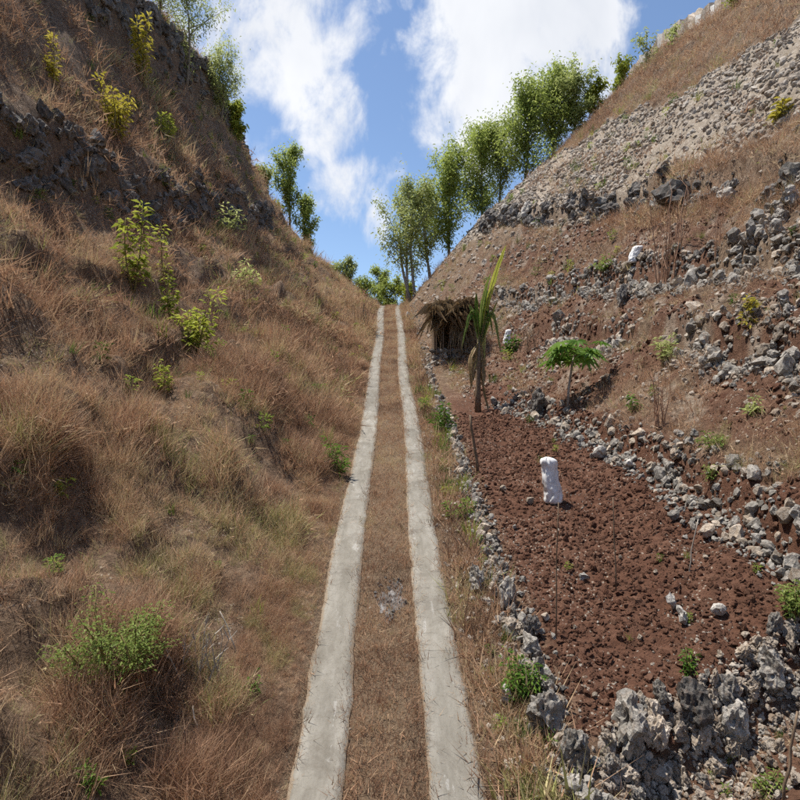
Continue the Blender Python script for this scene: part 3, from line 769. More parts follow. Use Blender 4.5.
def grass_left():
    parts = []
    for n, y0, y1, s in ((15500, 2.6, 7.5, .75), (19500, 6.5, 15, .88), (18000, 13, 28, 1.15), (17000, 26, 54, 1.5)):
        u = (16.0*rng.random(n)**1.15); q = rng.random(n); u = np.where(q < .25, 3.5*rng.random(n), np.where(q < .36, .75*rng.random(n), u))
        if y1 < 8: u = np.where(u > 8, u*.5, u)
        y = y0+(y1-y0)*rng.random(n); d = -.93-u
        parts.append((d, y, np.full(n, s)))
    d = np.concatenate([p[0] for p in parts]); y = np.concatenate([p[1] for p in parts]); s = np.concatenate([p[2] for p in parts])
    u = -d-.85
    patch = fbm(u/1.4+50, y/1.7+20, 4); ledge = ((np.abs(u-7.8) < .4) & (rng.random(len(u)) < .6)) | ((u > 11.0) & (u < 12.1) & (rng.random(len(u)) < .9))
    keep = (~ledge) & (rng.random(len(d)) < np.maximum(np.clip((patch-.33)*6, .35, 1)*np.clip((fbm(u/.38+5, y/.42+8, 2)-.2)*3, .5, 1), (u < .8)*.9))
    d, y, s, u, patch = (a[keep] for a in (d, y, s, u, patch))
    P, R = finish(d, y, .38); n = len(d)
    # the slope pushes the tufts outwards
    R[:, 1] += .12*sst(u, 1, 4)
    kind = rng.random(n); pf = fbm(u/2.7+9, y/3.3+3, 3)
    idx = np.where(kind < .55, rng.integers(0, 6, n), np.where(kind < .55+.3*sst(pf, .4, .6), 6+rng.integers(0, 3, n), 9+rng.integers(0, 4, n)))
    ed = sst(u, .05, .9)
    tus = fbm(u/.38+5, y/.42+8, 2)
    sc = s*(.45+.6*rng.random(n))*(.4+.6*ed)*(.75+.5*sst(patch, .4, .7))*(.7+.6*sst(tus, .35, .72))
    idx = np.where((u < .35) & (rng.random(n) < .6), 0, idx)
    tint = .50+.7*(fbm(u/2.2+70, y/2.6+40, 4)-.5)+.55*(fbm(u/.4+30, y/.5+60, 2)-.5)+.17*rng.normal(0, 1, n)+.06*sst(y, 20, 45)
    tint = np.where((idx >= 9), tint-.14, tint)
    gp = fbm(u/.9+11, y/.9+90, 3)
    tint = np.where((gp > .63) & (rng.random(n) < .5), .98, np.clip(tint, 0, .86))
    idx = idx+13*((y > 8).astype(int)+(y > 17).astype(int))
    grow_stuff('dry_grass', P, R, np.stack([sc*1.1, sc*1.1, sc], -1), idx, tint, NEAR+MIDL+FARL, 'dry_blade', 'matted reddish brown dry grass covering the left hillside')
grass_left()
def grass_rest():
    # centre strip, road edges and right verge
    D, Y, K = [], [], []
    d, y = rand_area(13000, -.37, .38, 2.8, 47, 1.7); D.append(d); Y.append(y)
    d, y = rand_area(4500, .86, 1.5, 3.2, 46, 1.7); D.append(d); Y.append(y)
    for e, w in ((-.86, .05), (-.36, .025), (.37, .025), (.855, .045)):
        y = 2.8+44*rng.random(1300)**1.7; D.append(e+rng.normal(0, w*.5, 1300)+(-.02 if e == -.86 else 0)); Y.append(y)
    d = np.concatenate(D); y = np.concatenate(Y); P, R = finish(d, y, .35); n = len(d)
    verge = d > .84
    sc = (.35+.9*rng.random(n)**2)*np.where(verge, 1.0+1.1*sst(d, .9, 1.3), .8)*(1+.012*y)
    tint = .43+1.1*(fbm(d/.6, y/.9, 3)-.5)+.17*rng.normal(0, 1, n)
    tint = np.where(np.abs(np.abs(d)-.6) > .2, tint, tint+.16)
    tint = np.where(verge & (fbm(d/.4, y/.6+8, 2) > .72), .97, np.clip(tint, 0, .85))
    grow_stuff('verge_grass', P, R, np.stack([sc, sc, sc], -1), np.where((rng.random(n) < .14) & (np.abs(d) < .3), 5+rng.integers(0, 6, n), rng.integers(0, 5, n)), tint, SHORT+[(v*.38, f, q) for v, f, q in MIDL[:6]], 'dry_blade', 'short dry grass on the centre strip and along the edges of the tracks')
    # right slope
    D, Y = [], []
    for n, d0, d1, y0, y1, pw in ((7500, 2.2, 9.5, 7, 30, 1.3), (4200, 8.6, 11.2, 10, 36, 1.1), (8000, 12, 20.3, 14, 48, 1.), (2600, 10, 14.6, 12, 46, 1.), (1800, 1.7, 8, 22, 48, 1.), (500, 1.9, 6, 3.5, 6.5, 1.)):
        d, y = rand_area(n, d0, d1, y0, y1, pw); D.append(d); Y.append(y)
    d = np.concatenate(D); y = np.concatenate(Y)
    B = base_right(d, y); s0 = wall0_side(d, y)
    infield = (s0 > -.1) & (B < T_wall1(y)+.1) & (y < 18)
    soilp = fbm(d/1.3, y/1.3, 4)
    inpale = (d > pale_lo(y)+.1+1.0*(soilp-.5)) & (d < pale_hi(y)-.8*(soilp-.5))
    keep = (~infield) & ((~inpale) | (rng.random(len(d)) < .10)) & ((d > 8.8) | (rng.random(len(d)) < np.clip((.60-soilp)*5, .22, 1)))
    d, y = d[keep], y[keep]; P, R = finish(d, y, .25); n = len(d)
    sc = (.4+.55*rng.random(n))*(1+.016*y)*np.where((d > 9) & (d < 11), 1.05, np.where(d < 8.8, .75, 1.0))*np.where((d > 11) & (d < 14.3), .7, 1)
    k = rng.random(n); idx = np.where(k < .5, rng.integers(0, 6, n), np.where(k < .7, 6+rng.integers(0, 3, n), 9+rng.integers(0, 4, n)))
    tint = .50+.6*(fbm(d/1.6+7, y/1.9+4, 3)-.5)+.15*rng.normal(0, 1, n)
    tint = np.where((fbm(d/.8+40, y/.9, 3) > .63) & (rng.random(n) < .5), .98, np.clip(tint, 0, .86))
    idx = idx+13*((y > 8).astype(int)+(y > 17).astype(int))
    grow_stuff('hill_grass', P, R, np.stack([sc, sc, sc], -1), idx, tint, NEAR+MIDL+FARL, 'dry_blade', 'patchy brown dry grass growing over the terraces of the right slope')
    # green weeds
    d, y = rand_area(420, -12, -1.2, 3, 45, 1.2); d2, y2 = rand_area(160, 2.2, 14, 6, 40, 1.2); d3, y3 = rand_area(60, 1.0, 1.55, 4, 20, 1.); d4, y4 = rand_area(14, 1.7, 4, 4, 5.4)
    d = np.concatenate([d, d2, d3, d4]); y = np.concatenate([y, y2, y3, y4]); P, R = finish(d, y, .15); n = len(d)
    sc = (.5+.8*rng.random(n))*(1+.012*y)*np.where((y < 9), .55, 1)*np.where((d > 1.7) & (y < 18), .6, 1)
    grow_stuff('green_weeds', P, R, np.stack([sc, sc, sc], -1), rng.integers(0, 6, n), rng.random(n), GREEN+WEED, 'green_blade', 'scattered small green weeds among the dry grass')
grass_rest()
def small_stones():
    RUB = [with_mat(m, 'rubble') for m in JAG[:10]]; CL = [with_mat(m, 'clod') for m in JAG[2:12]]
    D, Y, S = [], [], []
    for n, d0, d1, y0, y1, s, pw in ((42000, 4.6, 14.8, 10, 48, .13, 1.), (16000, 2.4, 9.8, 6, 30, .075, 1.3), (5200, 1.75, 5.0, 5.4, 14, .026, 1.), (1000, 1.7, 5.2, 3.4, 5.5, .06, 1.), (1500, .88, 1.7, 3.4, 25, .05, 1.6), (2500, 1.8, 10, 24, 47, .16, 1.), (220, -.36, .36, 3, 30, .022, 1.4)):
        d, y = rand_area(n, d0, d1, y0, y1, pw); D.append(d); Y.append(y); S.append(np.full(n, s)*np.minimum(np.exp(rng.normal(-.1, .6, n)), 2.4))
    d = np.concatenate(D); y = np.concatenate(Y); s = np.concatenate(S)
    pn = fbm(d/1.1+3, y/1.1+14, 3); keep = (d > 19.8) | (d < 1.8) | (rng.random(len(d)) < np.where((d > pale_lo(y)) & (d < pale_hi(y)), np.clip((pn-.36)*6, .2, 1), np.clip((pn-.42)*6, .07, 1)*(np.arange(len(d)) > 42000)))
    plot = (d > 1.75) & (wall0_side(d, y) > 0) & (base_right(d, y) < T_wall1(y)-.05) & (y < 18) & (s > .05)
    keep = keep & (~plot)
    d, y, s = d[keep], y[keep], s[keep]; P, R = finish(d, y, 1.2); n = len(d)
    sc = np.stack([s, s*rng.uniform(.7, 1.2, n), s*rng.uniform(.7, 1.5, n)], -1)
    gn_scatter('rubble', P, R, sc, rng.integers(0, 10, n), np.clip(rng.normal(.5, .3, n), 0, 1), RUB, 'pale limestone rubble strewn over the right slope')
    d, y = rand_area(22000, 1.75, 5.4, 5.2, 16.5, 1.15); d2, y2 = rand_area(11000, 2.6, 9.4, 7, 26)
    s = np.minimum(np.exp(rng.normal(-.25, .75, len(d)+len(d2))), 2.6)*.042; s[len(d):] *= 1.5
    d = np.concatenate([d, d2]); y = np.concatenate([y, y2]); B = base_right(d, y)
    first = np.arange(len(d)) < 22000
    keep = np.where(first, (wall0_side(d, y) > -.1) & (B < T_wall1(y)+.1), fbm(d/1.3, y/1.3, 4) > .40)
    d, y, s = d[keep], y[keep], s[keep]; P, R = finish(d, y, 1.2); n = len(d)
    gn_scatter('soil_clods', P, R, np.stack([s*rng.uniform(.7, 1.5, n), s, s*rng.uniform(.5, .9, n)], -1), rng.integers(0, 10, n), rng.random(n), CL, 'crumbly clods of tilled red soil')
small_stones()

# pale parapet along the top of the right hill
def parapet():
    r = random.Random(81); w = thing('parapet_wall', 'pale cream stone wall along the skyline of the right hill', 'wall', (19.5, 30, gz(19.5, 30)))
    y = 14.0
    while y < 47:
        ln = r.uniform(.4, 1.0); b = MB(); h = r.uniform(.3, .62); V = []
        for yy in (y, y+ln-.02):
            x = float(road_x(yy))+20.3; z = gz(x, yy)-w.location.z
            for dx, dz in ((-.22, -.5), (-.2, h+r.uniform(-.06, .06)), (.2, h+r.uniform(-.06, .06)), (.22, -.5)): V.append((x-w.location.x+dx+r.uniform(-.03, .03), yy-w.location.y, z+dz))
        b.add(V, [(0, 1, 2, 3), (7, 6, 5, 4), (0, 4, 5, 1), (1, 5, 6, 2), (2, 6, 7, 3)]); b.build('block', 'rock_pale' if r.random() < .6 else 'rock_white', w)
        y += ln
parapet()
# ------------------------------------------------------------------ trees
def make_tree(name, label, base, H, W, seed, leafmat='leaf_tree', start=.15, n_limb=16, per=85, leaf=.24, barkmat='bark', lean=0., group=None, stems=1, sink=.1):
    r = random.Random(seed); t = thing(name, label, 'tree', base, group)
    tb = MB(); cb = MB()
    for s_ in range(stems):
        top = Vector((lean*H+(r.uniform(-.25, .25)*W if stems > 1 else 0), r.uniform(-.1, .1)*W, H*r.uniform(.86, .95)))
        b0 = Vector((r.uniform(-.12, .12)*(stems > 1)*3, 0, -sink))
        bend = Vector((r.gauss(0, .05)*H*.5, r.gauss(0, .05)*H*.5, 0))
        def trunk(f): return b0.lerp(top, f)+bend*math.sin(f*math.pi)
        rad = .012*H+.025
        tb.tube([trunk(k/7) for k in range(8)], [rad*(1-.88*k/7) for k in range(8)], 6)
        for i in range(n_limb//stems):
            f = start+(1-start)*((i+r.random())/(n_limb//stems)); p = trunk(min(f, .99)); a = r.uniform(0, 6.28)
            prof = max(math.sin(min(.97, (f-start)/(1-start)*.85+.12)*math.pi)**.6, .75*(f < .5))
            L_ = W*.55*prof*r.uniform(.6, 1.2)+.12*W
            rise = r.uniform(.9, 2.2)
            d = Vector((math.cos(a), math.sin(a), rise)).normalized()
            pts = [p]; 
            for k in range(3):
                d = (d+Vector((r.gauss(0, .18), r.gauss(0, .18), r.gauss(.02, .15)))).normalized(); pts.append(pts[-1]+d*L_/2.4)
            tb.tube(pts, [rad*.4*(1-f*.5), rad*.28*(1-f*.5), rad*.16, rad*.06], 4)
            for k in range(int(per*3.6)):
                q = r.random()**.7*3; j = min(int(q), 2); c = pts[j].lerp(pts[j+1], q-j)
                cl = r.random() < .75
                sp = W*.06 if cl else W*.10
                c = c+Vector((r.gauss(0, sp), r.gauss(0, sp), r.gauss(0, sp*1.5)))
                aa = r.uniform(0, 6.28); dd = Vector((math.cos(aa), math.sin(aa), r.uniform(-1.1, .5)))
                cb.leaf(c, dd, leaf*r.uniform(.7, 1.5), leaf*r.uniform(.32, .55), min(1, max(0, r.gauss(.45, .25))), r.uniform(-1, 1))
    tb.build('trunk', barkmat, t, True); cb.build('crown', leafmat, t)
    return t
TG = 'slender trees along the skyline'
def sky_tree(px, top, basepx, wpx, Y, label, seed, **k):
    base = at_depth(px, Y); H = CAM_H+(400-top-6)/FPX*Y-base.z
    return make_tree('slender_tree', label, base, max(H, 1.0), wpx*1.36*px_m(Y), seed, group=TG, **k)
sky_tree(412, 182, 285, 40, 46, 'airy many-stemmed tree with pale trunks at the foot of the right skyline row', 101, n_limb=22, per=80, stems=3, start=.22, barkmat='bark_pale', leafmat='leaf_olive')
sky_tree(430, 190, 275, 34, 49, 'small olive tree wedged between the many-stemmed tree and its taller neighbour', 102, n_limb=14, per=80, stems=2, barkmat='bark_pale', leafmat='leaf_olive', start=.2)
sky_tree(449, 152, 250, 38, 47, 'tall narrow green tree second from the foot of the right skyline row', 103, n_limb=22, per=95, start=.10)
sky_tree(482, 128, 225, 40, 47, 'bushy green tree just right of a gap of sky in the skyline row', 104, n_limb=22, per=95, start=.08)
sky_tree(499, 120, 210, 32, 49, 'thin greyish tree half hidden in the middle of the skyline row', 105, n_limb=16, per=75, leafmat='leaf_olive', start=.15)
sky_tree(524, 88, 195, 44, 46, 'tallest pointed green tree of the right skyline row', 106, n_limb=24, per=100, start=.05)
sky_tree(553, 70, 165, 34, 46, 'dark round-headed tree standing highest on the right skyline', 107, n_limb=20, per=95, start=.1)
sky_tree(576, 80, 150, 28, 45, 'light green tree with slim pointed crown uphill of the dark round-headed one', 108, n_limb=16, per=80, start=.1, leafmat='leaf_olive')
sky_tree(594, 78, 118, 16, 44, 'small yellowish sapling tree at the upper end of the row', 109, n_limb=9, per=60, start=.2, leafmat='leaf_lime')
sky_tree(623, 58, 95, 20, 42, 'sparse yellow-green shrub tree beside the pale stone edge of the skyline', 110, n_limb=9, per=42, leafmat='leaf_lime', start=.1)
sky_tree(648, 32, 65, 16, 40, 'nearly bare twiggy sapling on the right skyline', 111, n_limb=8, per=9, leafmat='leaf_olive')
sky_tree(672, 25, 45, 14, 38, 'tiny leafless sapling uppermost on the right skyline', 112, n_limb=7, per=5, leafmat='leaf_olive')
sky_tree(735, -5, 20, 18, 31, 'yellow-green bush on top of the right hill at the picture edge', 113, n_limb=9, per=45, leafmat='leaf_lime', start=.05, leaf=.14)
# left skyline
sky_tree(160, -40, 60, 62, 31, 'large airy tree leaning over the top of the left hill', 121, n_limb=24, per=75, leafmat='leaf_olive', start=.2, leaf=.13)
sky_tree(186, -25, 70, 44, 33, 'drooping grey-green tree beside the large airy one', 122, n_limb=16, per=70, leafmat='leaf_olive', start=.15, leaf=.14)
sky_tree(221, 52, 125, 34, 38, 'grey-green tree growing above the skyline rock face', 123, n_limb=16, per=65, leafmat='leaf_olive', start=.2, leaf=.15)
sky_tree(236, 95, 140, 14, 42, 'small bright green bush at the edge of the skyline rock face', 124, n_limb=9, per=55, leafmat='leaf_lime', start=.05)
sky_tree(290, 138, 225, 22, 50, 'thin upright tree alone against the blue sky on the left ridge', 125, n_limb=18, per=62, start=.25)
sky_tree(306, 192, 245, 20, 51, 'shorter thin tree just downhill of the lone upright one', 126, n_limb=14, per=60, start=.2)
sky_tree(266, 172, 205, 18, 48, 'low leafy sapling on the left ridge uphill of the lone upright tree', 127, n_limb=9, per=45, leafmat='leaf_olive', start=.1)
sky_tree(349, 255, 290, 16, 58, 'small pale tree beyond the crest left of the track', 128, n_limb=12, per=55, leafmat='leaf_olive', start=.1)
sky_tree(333, 262, 285, 14, 58, 'bushy sapling at the end of the left ridge beyond the crest', 129, n_limb=10, per=50, leafmat='leaf_olive', start=.05)
sky_tree(380, 256, 300, 18, 60, 'pointed green tree standing straight beyond the end of the track', 130, n_limb=16, per=70, start=.05)
sky_tree(394, 275, 300, 18, 56, 'low rounded tree beyond the crest between track and thatched shelter', 131, n_limb=12, per=70, start=.02)
sky_tree(366, 275, 300, 18, 57, 'low dark tree filling the gap beyond the crest', 132, n_limb=12, per=60, start=.02)
sky_tree(408, 280, 300, 14, 52, 'yellow-green bush beside the white marker stone', 133, n_limb=10, per=60, start=.02, leafmat='leaf_lime')

# ------------------------------------------------------------------ shrubs and saplings
def sapling(name, label, px, py, top, wpx, seed, leafmat='leaf_lime', stems=3, leaves=60, leaf=.10, cat='sapling', group=None, ratio=.42, low=.15, stemmat='stem', Y=None):
    p = ray(px, py) if Y is None else at_depth(px, Y)
    m = px_m(p.y); H = max(.12, (py-top)*m); W = wpx*m; r = random.Random(seed)
    t = thing(name, label, cat, p, group); sb = MB(); lb = MB()
    for s_ in range(stems):
        a = r.uniform(0, 6.28); b = Vector((math.cos(a)*.02, math.sin(a)*.02, -.04)); h = H*r.uniform(.65, 1) if s_ else H
        rr_ = r.random()**.6; tip = Vector((math.cos(a)*W*.5*rr_, math.sin(a)*W*.5*rr_, h*(.94 if s_ == 0 else r.uniform(.5, .95))))
        bend = Vector((r.gauss(0, .08)*W, r.gauss(0, .08)*W, 0))
        pts = [b.lerp(tip, k/5)+bend*math.sin(k/5*math.pi) for k in range(6)]
        sb.tube(pts, [max(.003, .010*H*(1-.15*k))+.002 for k in range(6)], 5)
        for i in range(int(leaves*(1.5 if cat == 'sapling' else .9))):
            f = low+(1-low)*r.random()**.8; q = f*5; j = min(int(q), 4); c = pts[j].lerp(pts[j+1], q-j)
            aa = r.uniform(0, 6.28); out = W*.25*r.random()*(1.15-f*.6)
            c = c+Vector((math.cos(aa)*out, math.sin(aa)*out, r.gauss(0, .02)))
            lb.leaf(c, (math.cos(aa), math.sin(aa), r.uniform(-.5, .9)), leaf*r.uniform(.7, 1.4), leaf*ratio*r.uniform(.7, 1.2), min(1, max(0, r.gauss(.3+.35*f, .22))), r.uniform(-.7, .7))
    sb.build('stem', stemmat, t, True); lb.build('foliage', leafmat, t)
    return t
S = sapling
S('leafy_sapling', 'tall yellow-green sapling, highest of the bright cluster on the left hillside', 133, 292, 198, 34, 201, stems=3, leaves=52, leaf=.2)
S('leafy_sapling', 'slim yellow-green sapling right beside the tallest of the bright cluster', 164, 290, 226, 22, 202, stems=2, leaves=38, leaf=.17)
S('leafy_sapling', 'broad yellow-green sapling thicket lowest in the bright left cluster', 196, 352, 280, 52, 203, stems=7, leaves=42, leaf=.15)
S('leafy_sapling', 'yellowish sapling between the slim one and the broad thicket', 170, 322, 272, 30, 204, stems=4, leaves=30, leaf=.14)
S('leafy_sapling', 'small isolated lime green shoot below the bright sapling cluster', 165, 396, 360, 20, 205, stems=3, leaves=26, leaf=.11)
S('leafy_sapling', 'yellow sapling just under the large skyline tree on the left', 143, 82, 10, 24, 206, 'leaf_yellow', stems=4, leaves=52, leaf=.26)
S('leafy_sapling', 'olive yellow bush beside the shaded ledge on the upper left hillside', 112, 138, 68, 36, 207, 'leaf_yellow', stems=7, leaves=42, leaf=.19)
S('leafy_sapling', 'pale green bush right of the olive yellow bush', 163, 138, 108, 24, 208, 'leaf_lime', stems=4, leaves=34, leaf=.2)
S('leafy_sapling', 'thin yellow-green sapling near the upper left picture corner', 54, 85, 32, 20, 209, 'leaf_yellow', stems=3, leaves=34, leaf=.16)
S('feathery_shrub', 'light green feathery shrub, largest green plant low on the left bank', 112, 684, 590, 104, 210, 'leaf_fresh', stems=16, leaves=230, leaf=.034, cat='shrub', ratio=.5, low=.35)
S('leafy_weed', 'bright green upright weed at the left edge of the track', 338, 474, 434, 26, 211, 'leaf_green', stems=8, leaves=30, leaf=.13, cat='weed', ratio=.25)
S('leafy_weed', 'dark green bushy weed in the verge beside the stone border', 522, 702, 650, 38, 212, 'leaf_green', stems=12, leaves=50, leaf=.06, cat='weed', ratio=.35)
S('leafy_weed', 'green grassy weed in the right verge farther up the track', 443, 432, 398, 22, 213, 'leaf_green', stems=9, leaves=30, leaf=.16, cat='weed', ratio=.16)
S('leafy_weed', 'flat light green weed above the lone rock heap', 715, 447, 430, 30, 214, 'leaf_fresh', stems=10, leaves=30, leaf=.07, cat='weed')
S('leafy_weed', 'light green weed just below the flat one beside the rock heap', 711, 478, 460, 20, 215, 'leaf_fresh', stems=7, leaves=26, leaf=.06, cat='weed')
S('leafy_weed', 'yellow-green weed on top of the rock bank at the picture edge', 792, 618, 572, 40, 216, 'leaf_fresh', stems=10, leaves=48, leaf=.06, cat='weed')
S('leafy_weed', 'lime green weed below the rock bank near the bottom corner', 768, 795, 768, 34, 217, 'leaf_fresh', stems=8, leaves=34, leaf=.05, cat='weed')
S('leafy_weed', 'small green weed growing in a notch of the rock bank', 688, 672, 650, 22, 218, 'leaf_green', stems=6, leaves=26, leaf=.05, cat='weed')
S('leafy_weed', 'yellow-green tuft left of the white bag high on the right slope', 605, 272, 256, 26, 219, 'leaf_fresh', stems=6, leaves=24, leaf=.14, cat='weed')
S('leafy_weed', 'green clump beside the small white bag near the banana plant', 511, 354, 334, 18, 220, 'leaf_green', stems=5, leaves=26, leaf=.2, cat='weed')
S('leafy_sapling', 'yellow sapling standing above the wide boulder on the right slope', 749, 330, 294, 16, 221, 'leaf_yellow', stems=2, leaves=24, leaf=.12)
S('leafy_sapling', 'dull green sapling on the slope right of the papaya', 668, 362, 332, 26, 222, 'leaf_olive', stems=5, leaves=26, leaf=.11)
S('leafy_weed', 'green weed below the papaya among pale stones', 636, 412, 392, 16, 223, 'leaf_green', stems=4, leaves=22, leaf=.1, cat='weed')
S('leafy_weed', 'dull green weed on the soil under the broken terrace wall', 752, 414, 396, 22, 224, 'leaf_olive', stems=5, leaves=24, leaf=.09, cat='weed')
S('leafy_weed', 'yellow-green bush at the top edge of the brown grass strip', 780, 118, 98, 18, 225, 'leaf_yellow', stems=4, leaves=26, leaf=.2, cat='weed')
S('leafy_weed', 'broad-leaved green weed at the far left edge of the hillside', 20, 474, 460, 26, 226, 'leaf_green', stems=4, leaves=14, leaf=.1, cat='weed')
S('leafy_weed', 'small lime weed on the shaded left mound', 58, 496, 478, 20, 227, 'leaf_lime', stems=4, leaves=18, leaf=.08, cat='weed')
S('leafy_weed', 'little green weed in dry grass between feathery shrub and track', 252, 694, 674, 14, 228, 'leaf_green', stems=4, leaves=18, leaf=.05, cat='weed')
S('leafy_weed', 'lowest green weed at the bottom of the left bank', 92, 788, 760, 26, 229, 'leaf_green', stems=5, leaves=22, leaf=.05, cat='weed')
S('leafy_weed', 'yellowing bush at the foot of the left ridge skyline', 228, 232, 205, 40, 230, 'leaf_olive', stems=7, leaves=34, leaf=.22, cat='weed')
S('leafy_weed', 'green bush on the left slope right of the bright sapling cluster', 240, 285, 262, 30, 231, 'leaf_olive', stems=6, leaves=30, leaf=.18, cat='weed')

# dead brush at the crest and dry stalk bundles on the right slope
def stalks(name, label, px, py, top, wpx, n, seed, mat='dry_stalk', cat='dry plant', fork=True):
    p = ray(px, py); m = px_m(p.y); H = (py-top)*m; W = wpx*m; r = random.Random(seed)
    t = thing(name, label, cat, p)
    for i in range(n):
        sb = MB()
        b = Vector((r.gauss(0, W*.18), r.gauss(0, W*.18), -.03)); tip = b+Vector((r.gauss(0, W*.25), r.gauss(0, W*.2), H*r.uniform(.6, 1)))
        pts = [b.lerp(tip, k/4)+Vector((r.gauss(0, .012), r.gauss(0, .012), 0))*(k > 0)*H for k in range(5)]
        sb.tube(pts, [.012*(1-.15*k)*(.5+.5*H) for k in range(5)], 4)
        if fork:
            for k in range(4):
                c = pts[r.randint(1, 4)]; e = c+Vector((r.gauss(0, .1), r.gauss(0, .1), r.uniform(.1, .3)))*H*.8
                sb.tube([c, c.lerp(e, .5)+Vector((r.gauss(0, .01), 0, 0)), e], [.005, .004, .002], 3)
        sb.build('stalk', mat, t)
stalks('dry_stalks', 'tall reddish bundle of dry stalks right of the white bag on the slope', 669, 284, 190, 26, 16, 301)
stalks('dry_stalks', 'shorter pinkish bundle of dry stalks on the slope below the papaya height', 661, 428, 372, 16, 10, 302)
stalks('dry_stalks', 'thin pale dry stalks standing beside the tall reddish bundle', 716, 262, 215, 16, 6, 303)
stalks('dead_bush', 'grey dead bush at the left edge of the track near the crest', 362, 330, 295, 22, 14, 304, 'wood', 'dead bush')
stalks('dead_bush', 'pale tangle of bare twigs on the bank between feathery shrub and track', 205, 690, 628, 60, 16, 305, 'bark_pale', 'dead bush')
stalks('dead_bush', 'grey twiggy bush on bare soil left of the papaya', 532, 352, 318, 26, 12, 306, 'wood', 'dead bush')

# ------------------------------------------------------------------ papaya
def papaya():
    p = ray(567, 412); m = px_m(p.y); H = 62*m; r = random.Random(401)
    t = thing('papaya_tree', 'young papaya with a thin bare trunk and an umbrella of green lobed leaves', 'tree', p)
    tb = MB(); pts = [Vector((0, 0, -.05)), Vector((.03*H, 0, H*.4)), Vector((.09*H, 0, H*.8)), Vector((.13*H, 0, H*.93))]
    tb.tube(pts, [.035, .03, .026, .018], 7); tb.build('trunk', 'bark_pale', t, True)
    for i in range(26):
        a = i*2.4+r.uniform(-.2, .2); L_ = 24*m*r.uniform(.4, 1.05); c = pts[-1]-Vector((0, 0, r.uniform(0, .06)*H))
        e = c+Vector((math.cos(a)*L_, math.sin(a)*L_, L_*r.uniform(-.25, .6)))
        pb = MB(); pb.tube([c, c.lerp(e, .5)+Vector((0, 0, L_*.12)), e], [.008, .006, .005], 4)
        leaf = MB(); R = 17*m*r.uniform(.75, 1.15); vs = [e]; nl = 9
        tilt = Matrix.Rotation(r.uniform(.2, .7), 3, Vector((-math.sin(a), math.cos(a), 0)))
        for k in range(nl*2+1):
            aa = a-2.5+5.0*k/(nl*2); rr = R*(1.0 if k % 2 == 1 else .42)*(1-.25*abs(k/(nl*2)-.5))
            q = tilt @ Vector((math.cos(aa)*rr, math.sin(aa)*rr, -.25*rr*(k % 2))); vs.append(e+q)
        leaf.add(vs, [(0, k, k+1) for k in range(1, nl*2+1)], r.uniform(.4, 1))
        o = pb.build('petiole', 'stem', t); leaf.build('leaf_blade', 'leaf_green', o)
papaya()

# ------------------------------------------------------------------ banana plant beside the border
def frond(root, base, tip, droop, n, ll, mat, r, shade=.5, lw=.03, parent_mat='stem'):
    base = Vector(base); tip = Vector(tip); pts = []
    for k in range(9):
        f = k/8; pts.append(base.lerp(tip, f)+Vector((0, 0, droop*math.sin(f*math.pi))))
    rb = MB(); rb.tube(pts, [.016*(1-.8*k/8)+.003 for k in range(9)], 5); o = rb.build('frond', parent_mat, root)
    lb = MB(); ax = (tip-base).normalized(); side = ax.cross(Vector((0, 0, 1)))
    if side.length < .1: side = Vector((1, 0, 0))
    side.normalize()
    for i in range(n):
        f = .2+.8*i/n; q = f*8; j = min(int(q), 7); c = pts[j].lerp(pts[j+1], q-j)
        for s in (-1, 1):
            d = ax*.75+side*s*r.uniform(.45, .8)+Vector((0, 0, r.uniform(-.25, .1)))
            lb.leaf(c, d, ll*(1.15-.6*abs(f-.5))*r.uniform(.8, 1.1), lw, min(1, max(0, r.gauss(shade, .2))), r.uniform(-.5, .5), .3)
    lb.build('leaflets', mat, o)
def blade_leaf(root, base, tip, width, droop, mat, r, shade, ragged=.25):
    base = Vector(base); tip = Vector(tip); n = 16; bow = Vector((r.gauss(0, .05), r.gauss(0, .05), 0))*(tip-base).length; pts = [base.lerp(tip, k/n)+Vector((0, 0, droop*math.sin(k/n*math.pi)))+bow*math.sin(k/n*math.pi) for k in range(n+1)]
    ax = (tip-base).normalized(); face = Vector((r.gauss(0, 1.1), -1, r.gauss(0, .2))); side = ax.cross(face).normalized()
    rb = MB(); rb.tube(pts, [.018*(1-.85*k/n)+.003 for k in range(n+1)], 5); o = rb.build('midrib', 'stem', root)
    lb = MB()
    for s_ in (-1, 1):
        for k in range(2, n):
            f0, f1 = k/n, (k+1)/n; w0, w1 = (width*.5*math.sin(min(1, (f*1.02-.10)/.92)**.8*math.pi)**.55 if .1 < f < .99 else 0 for f in (f0, f1))
            cut = 1-ragged*r.random()*(r.random() < .6); fold = Vector((0, 0, -.25*r.random()))
            a, b = pts[k], pts[k+1]
            lb.add([a, b, b+(side*s_+fold)*w1*cut, a+(side*s_+fold)*w0*cut], [(0, 1, 2, 3)], min(1, max(0, shade+r.gauss(0, .15))))
    lb.build('leaf_blade', mat, o)
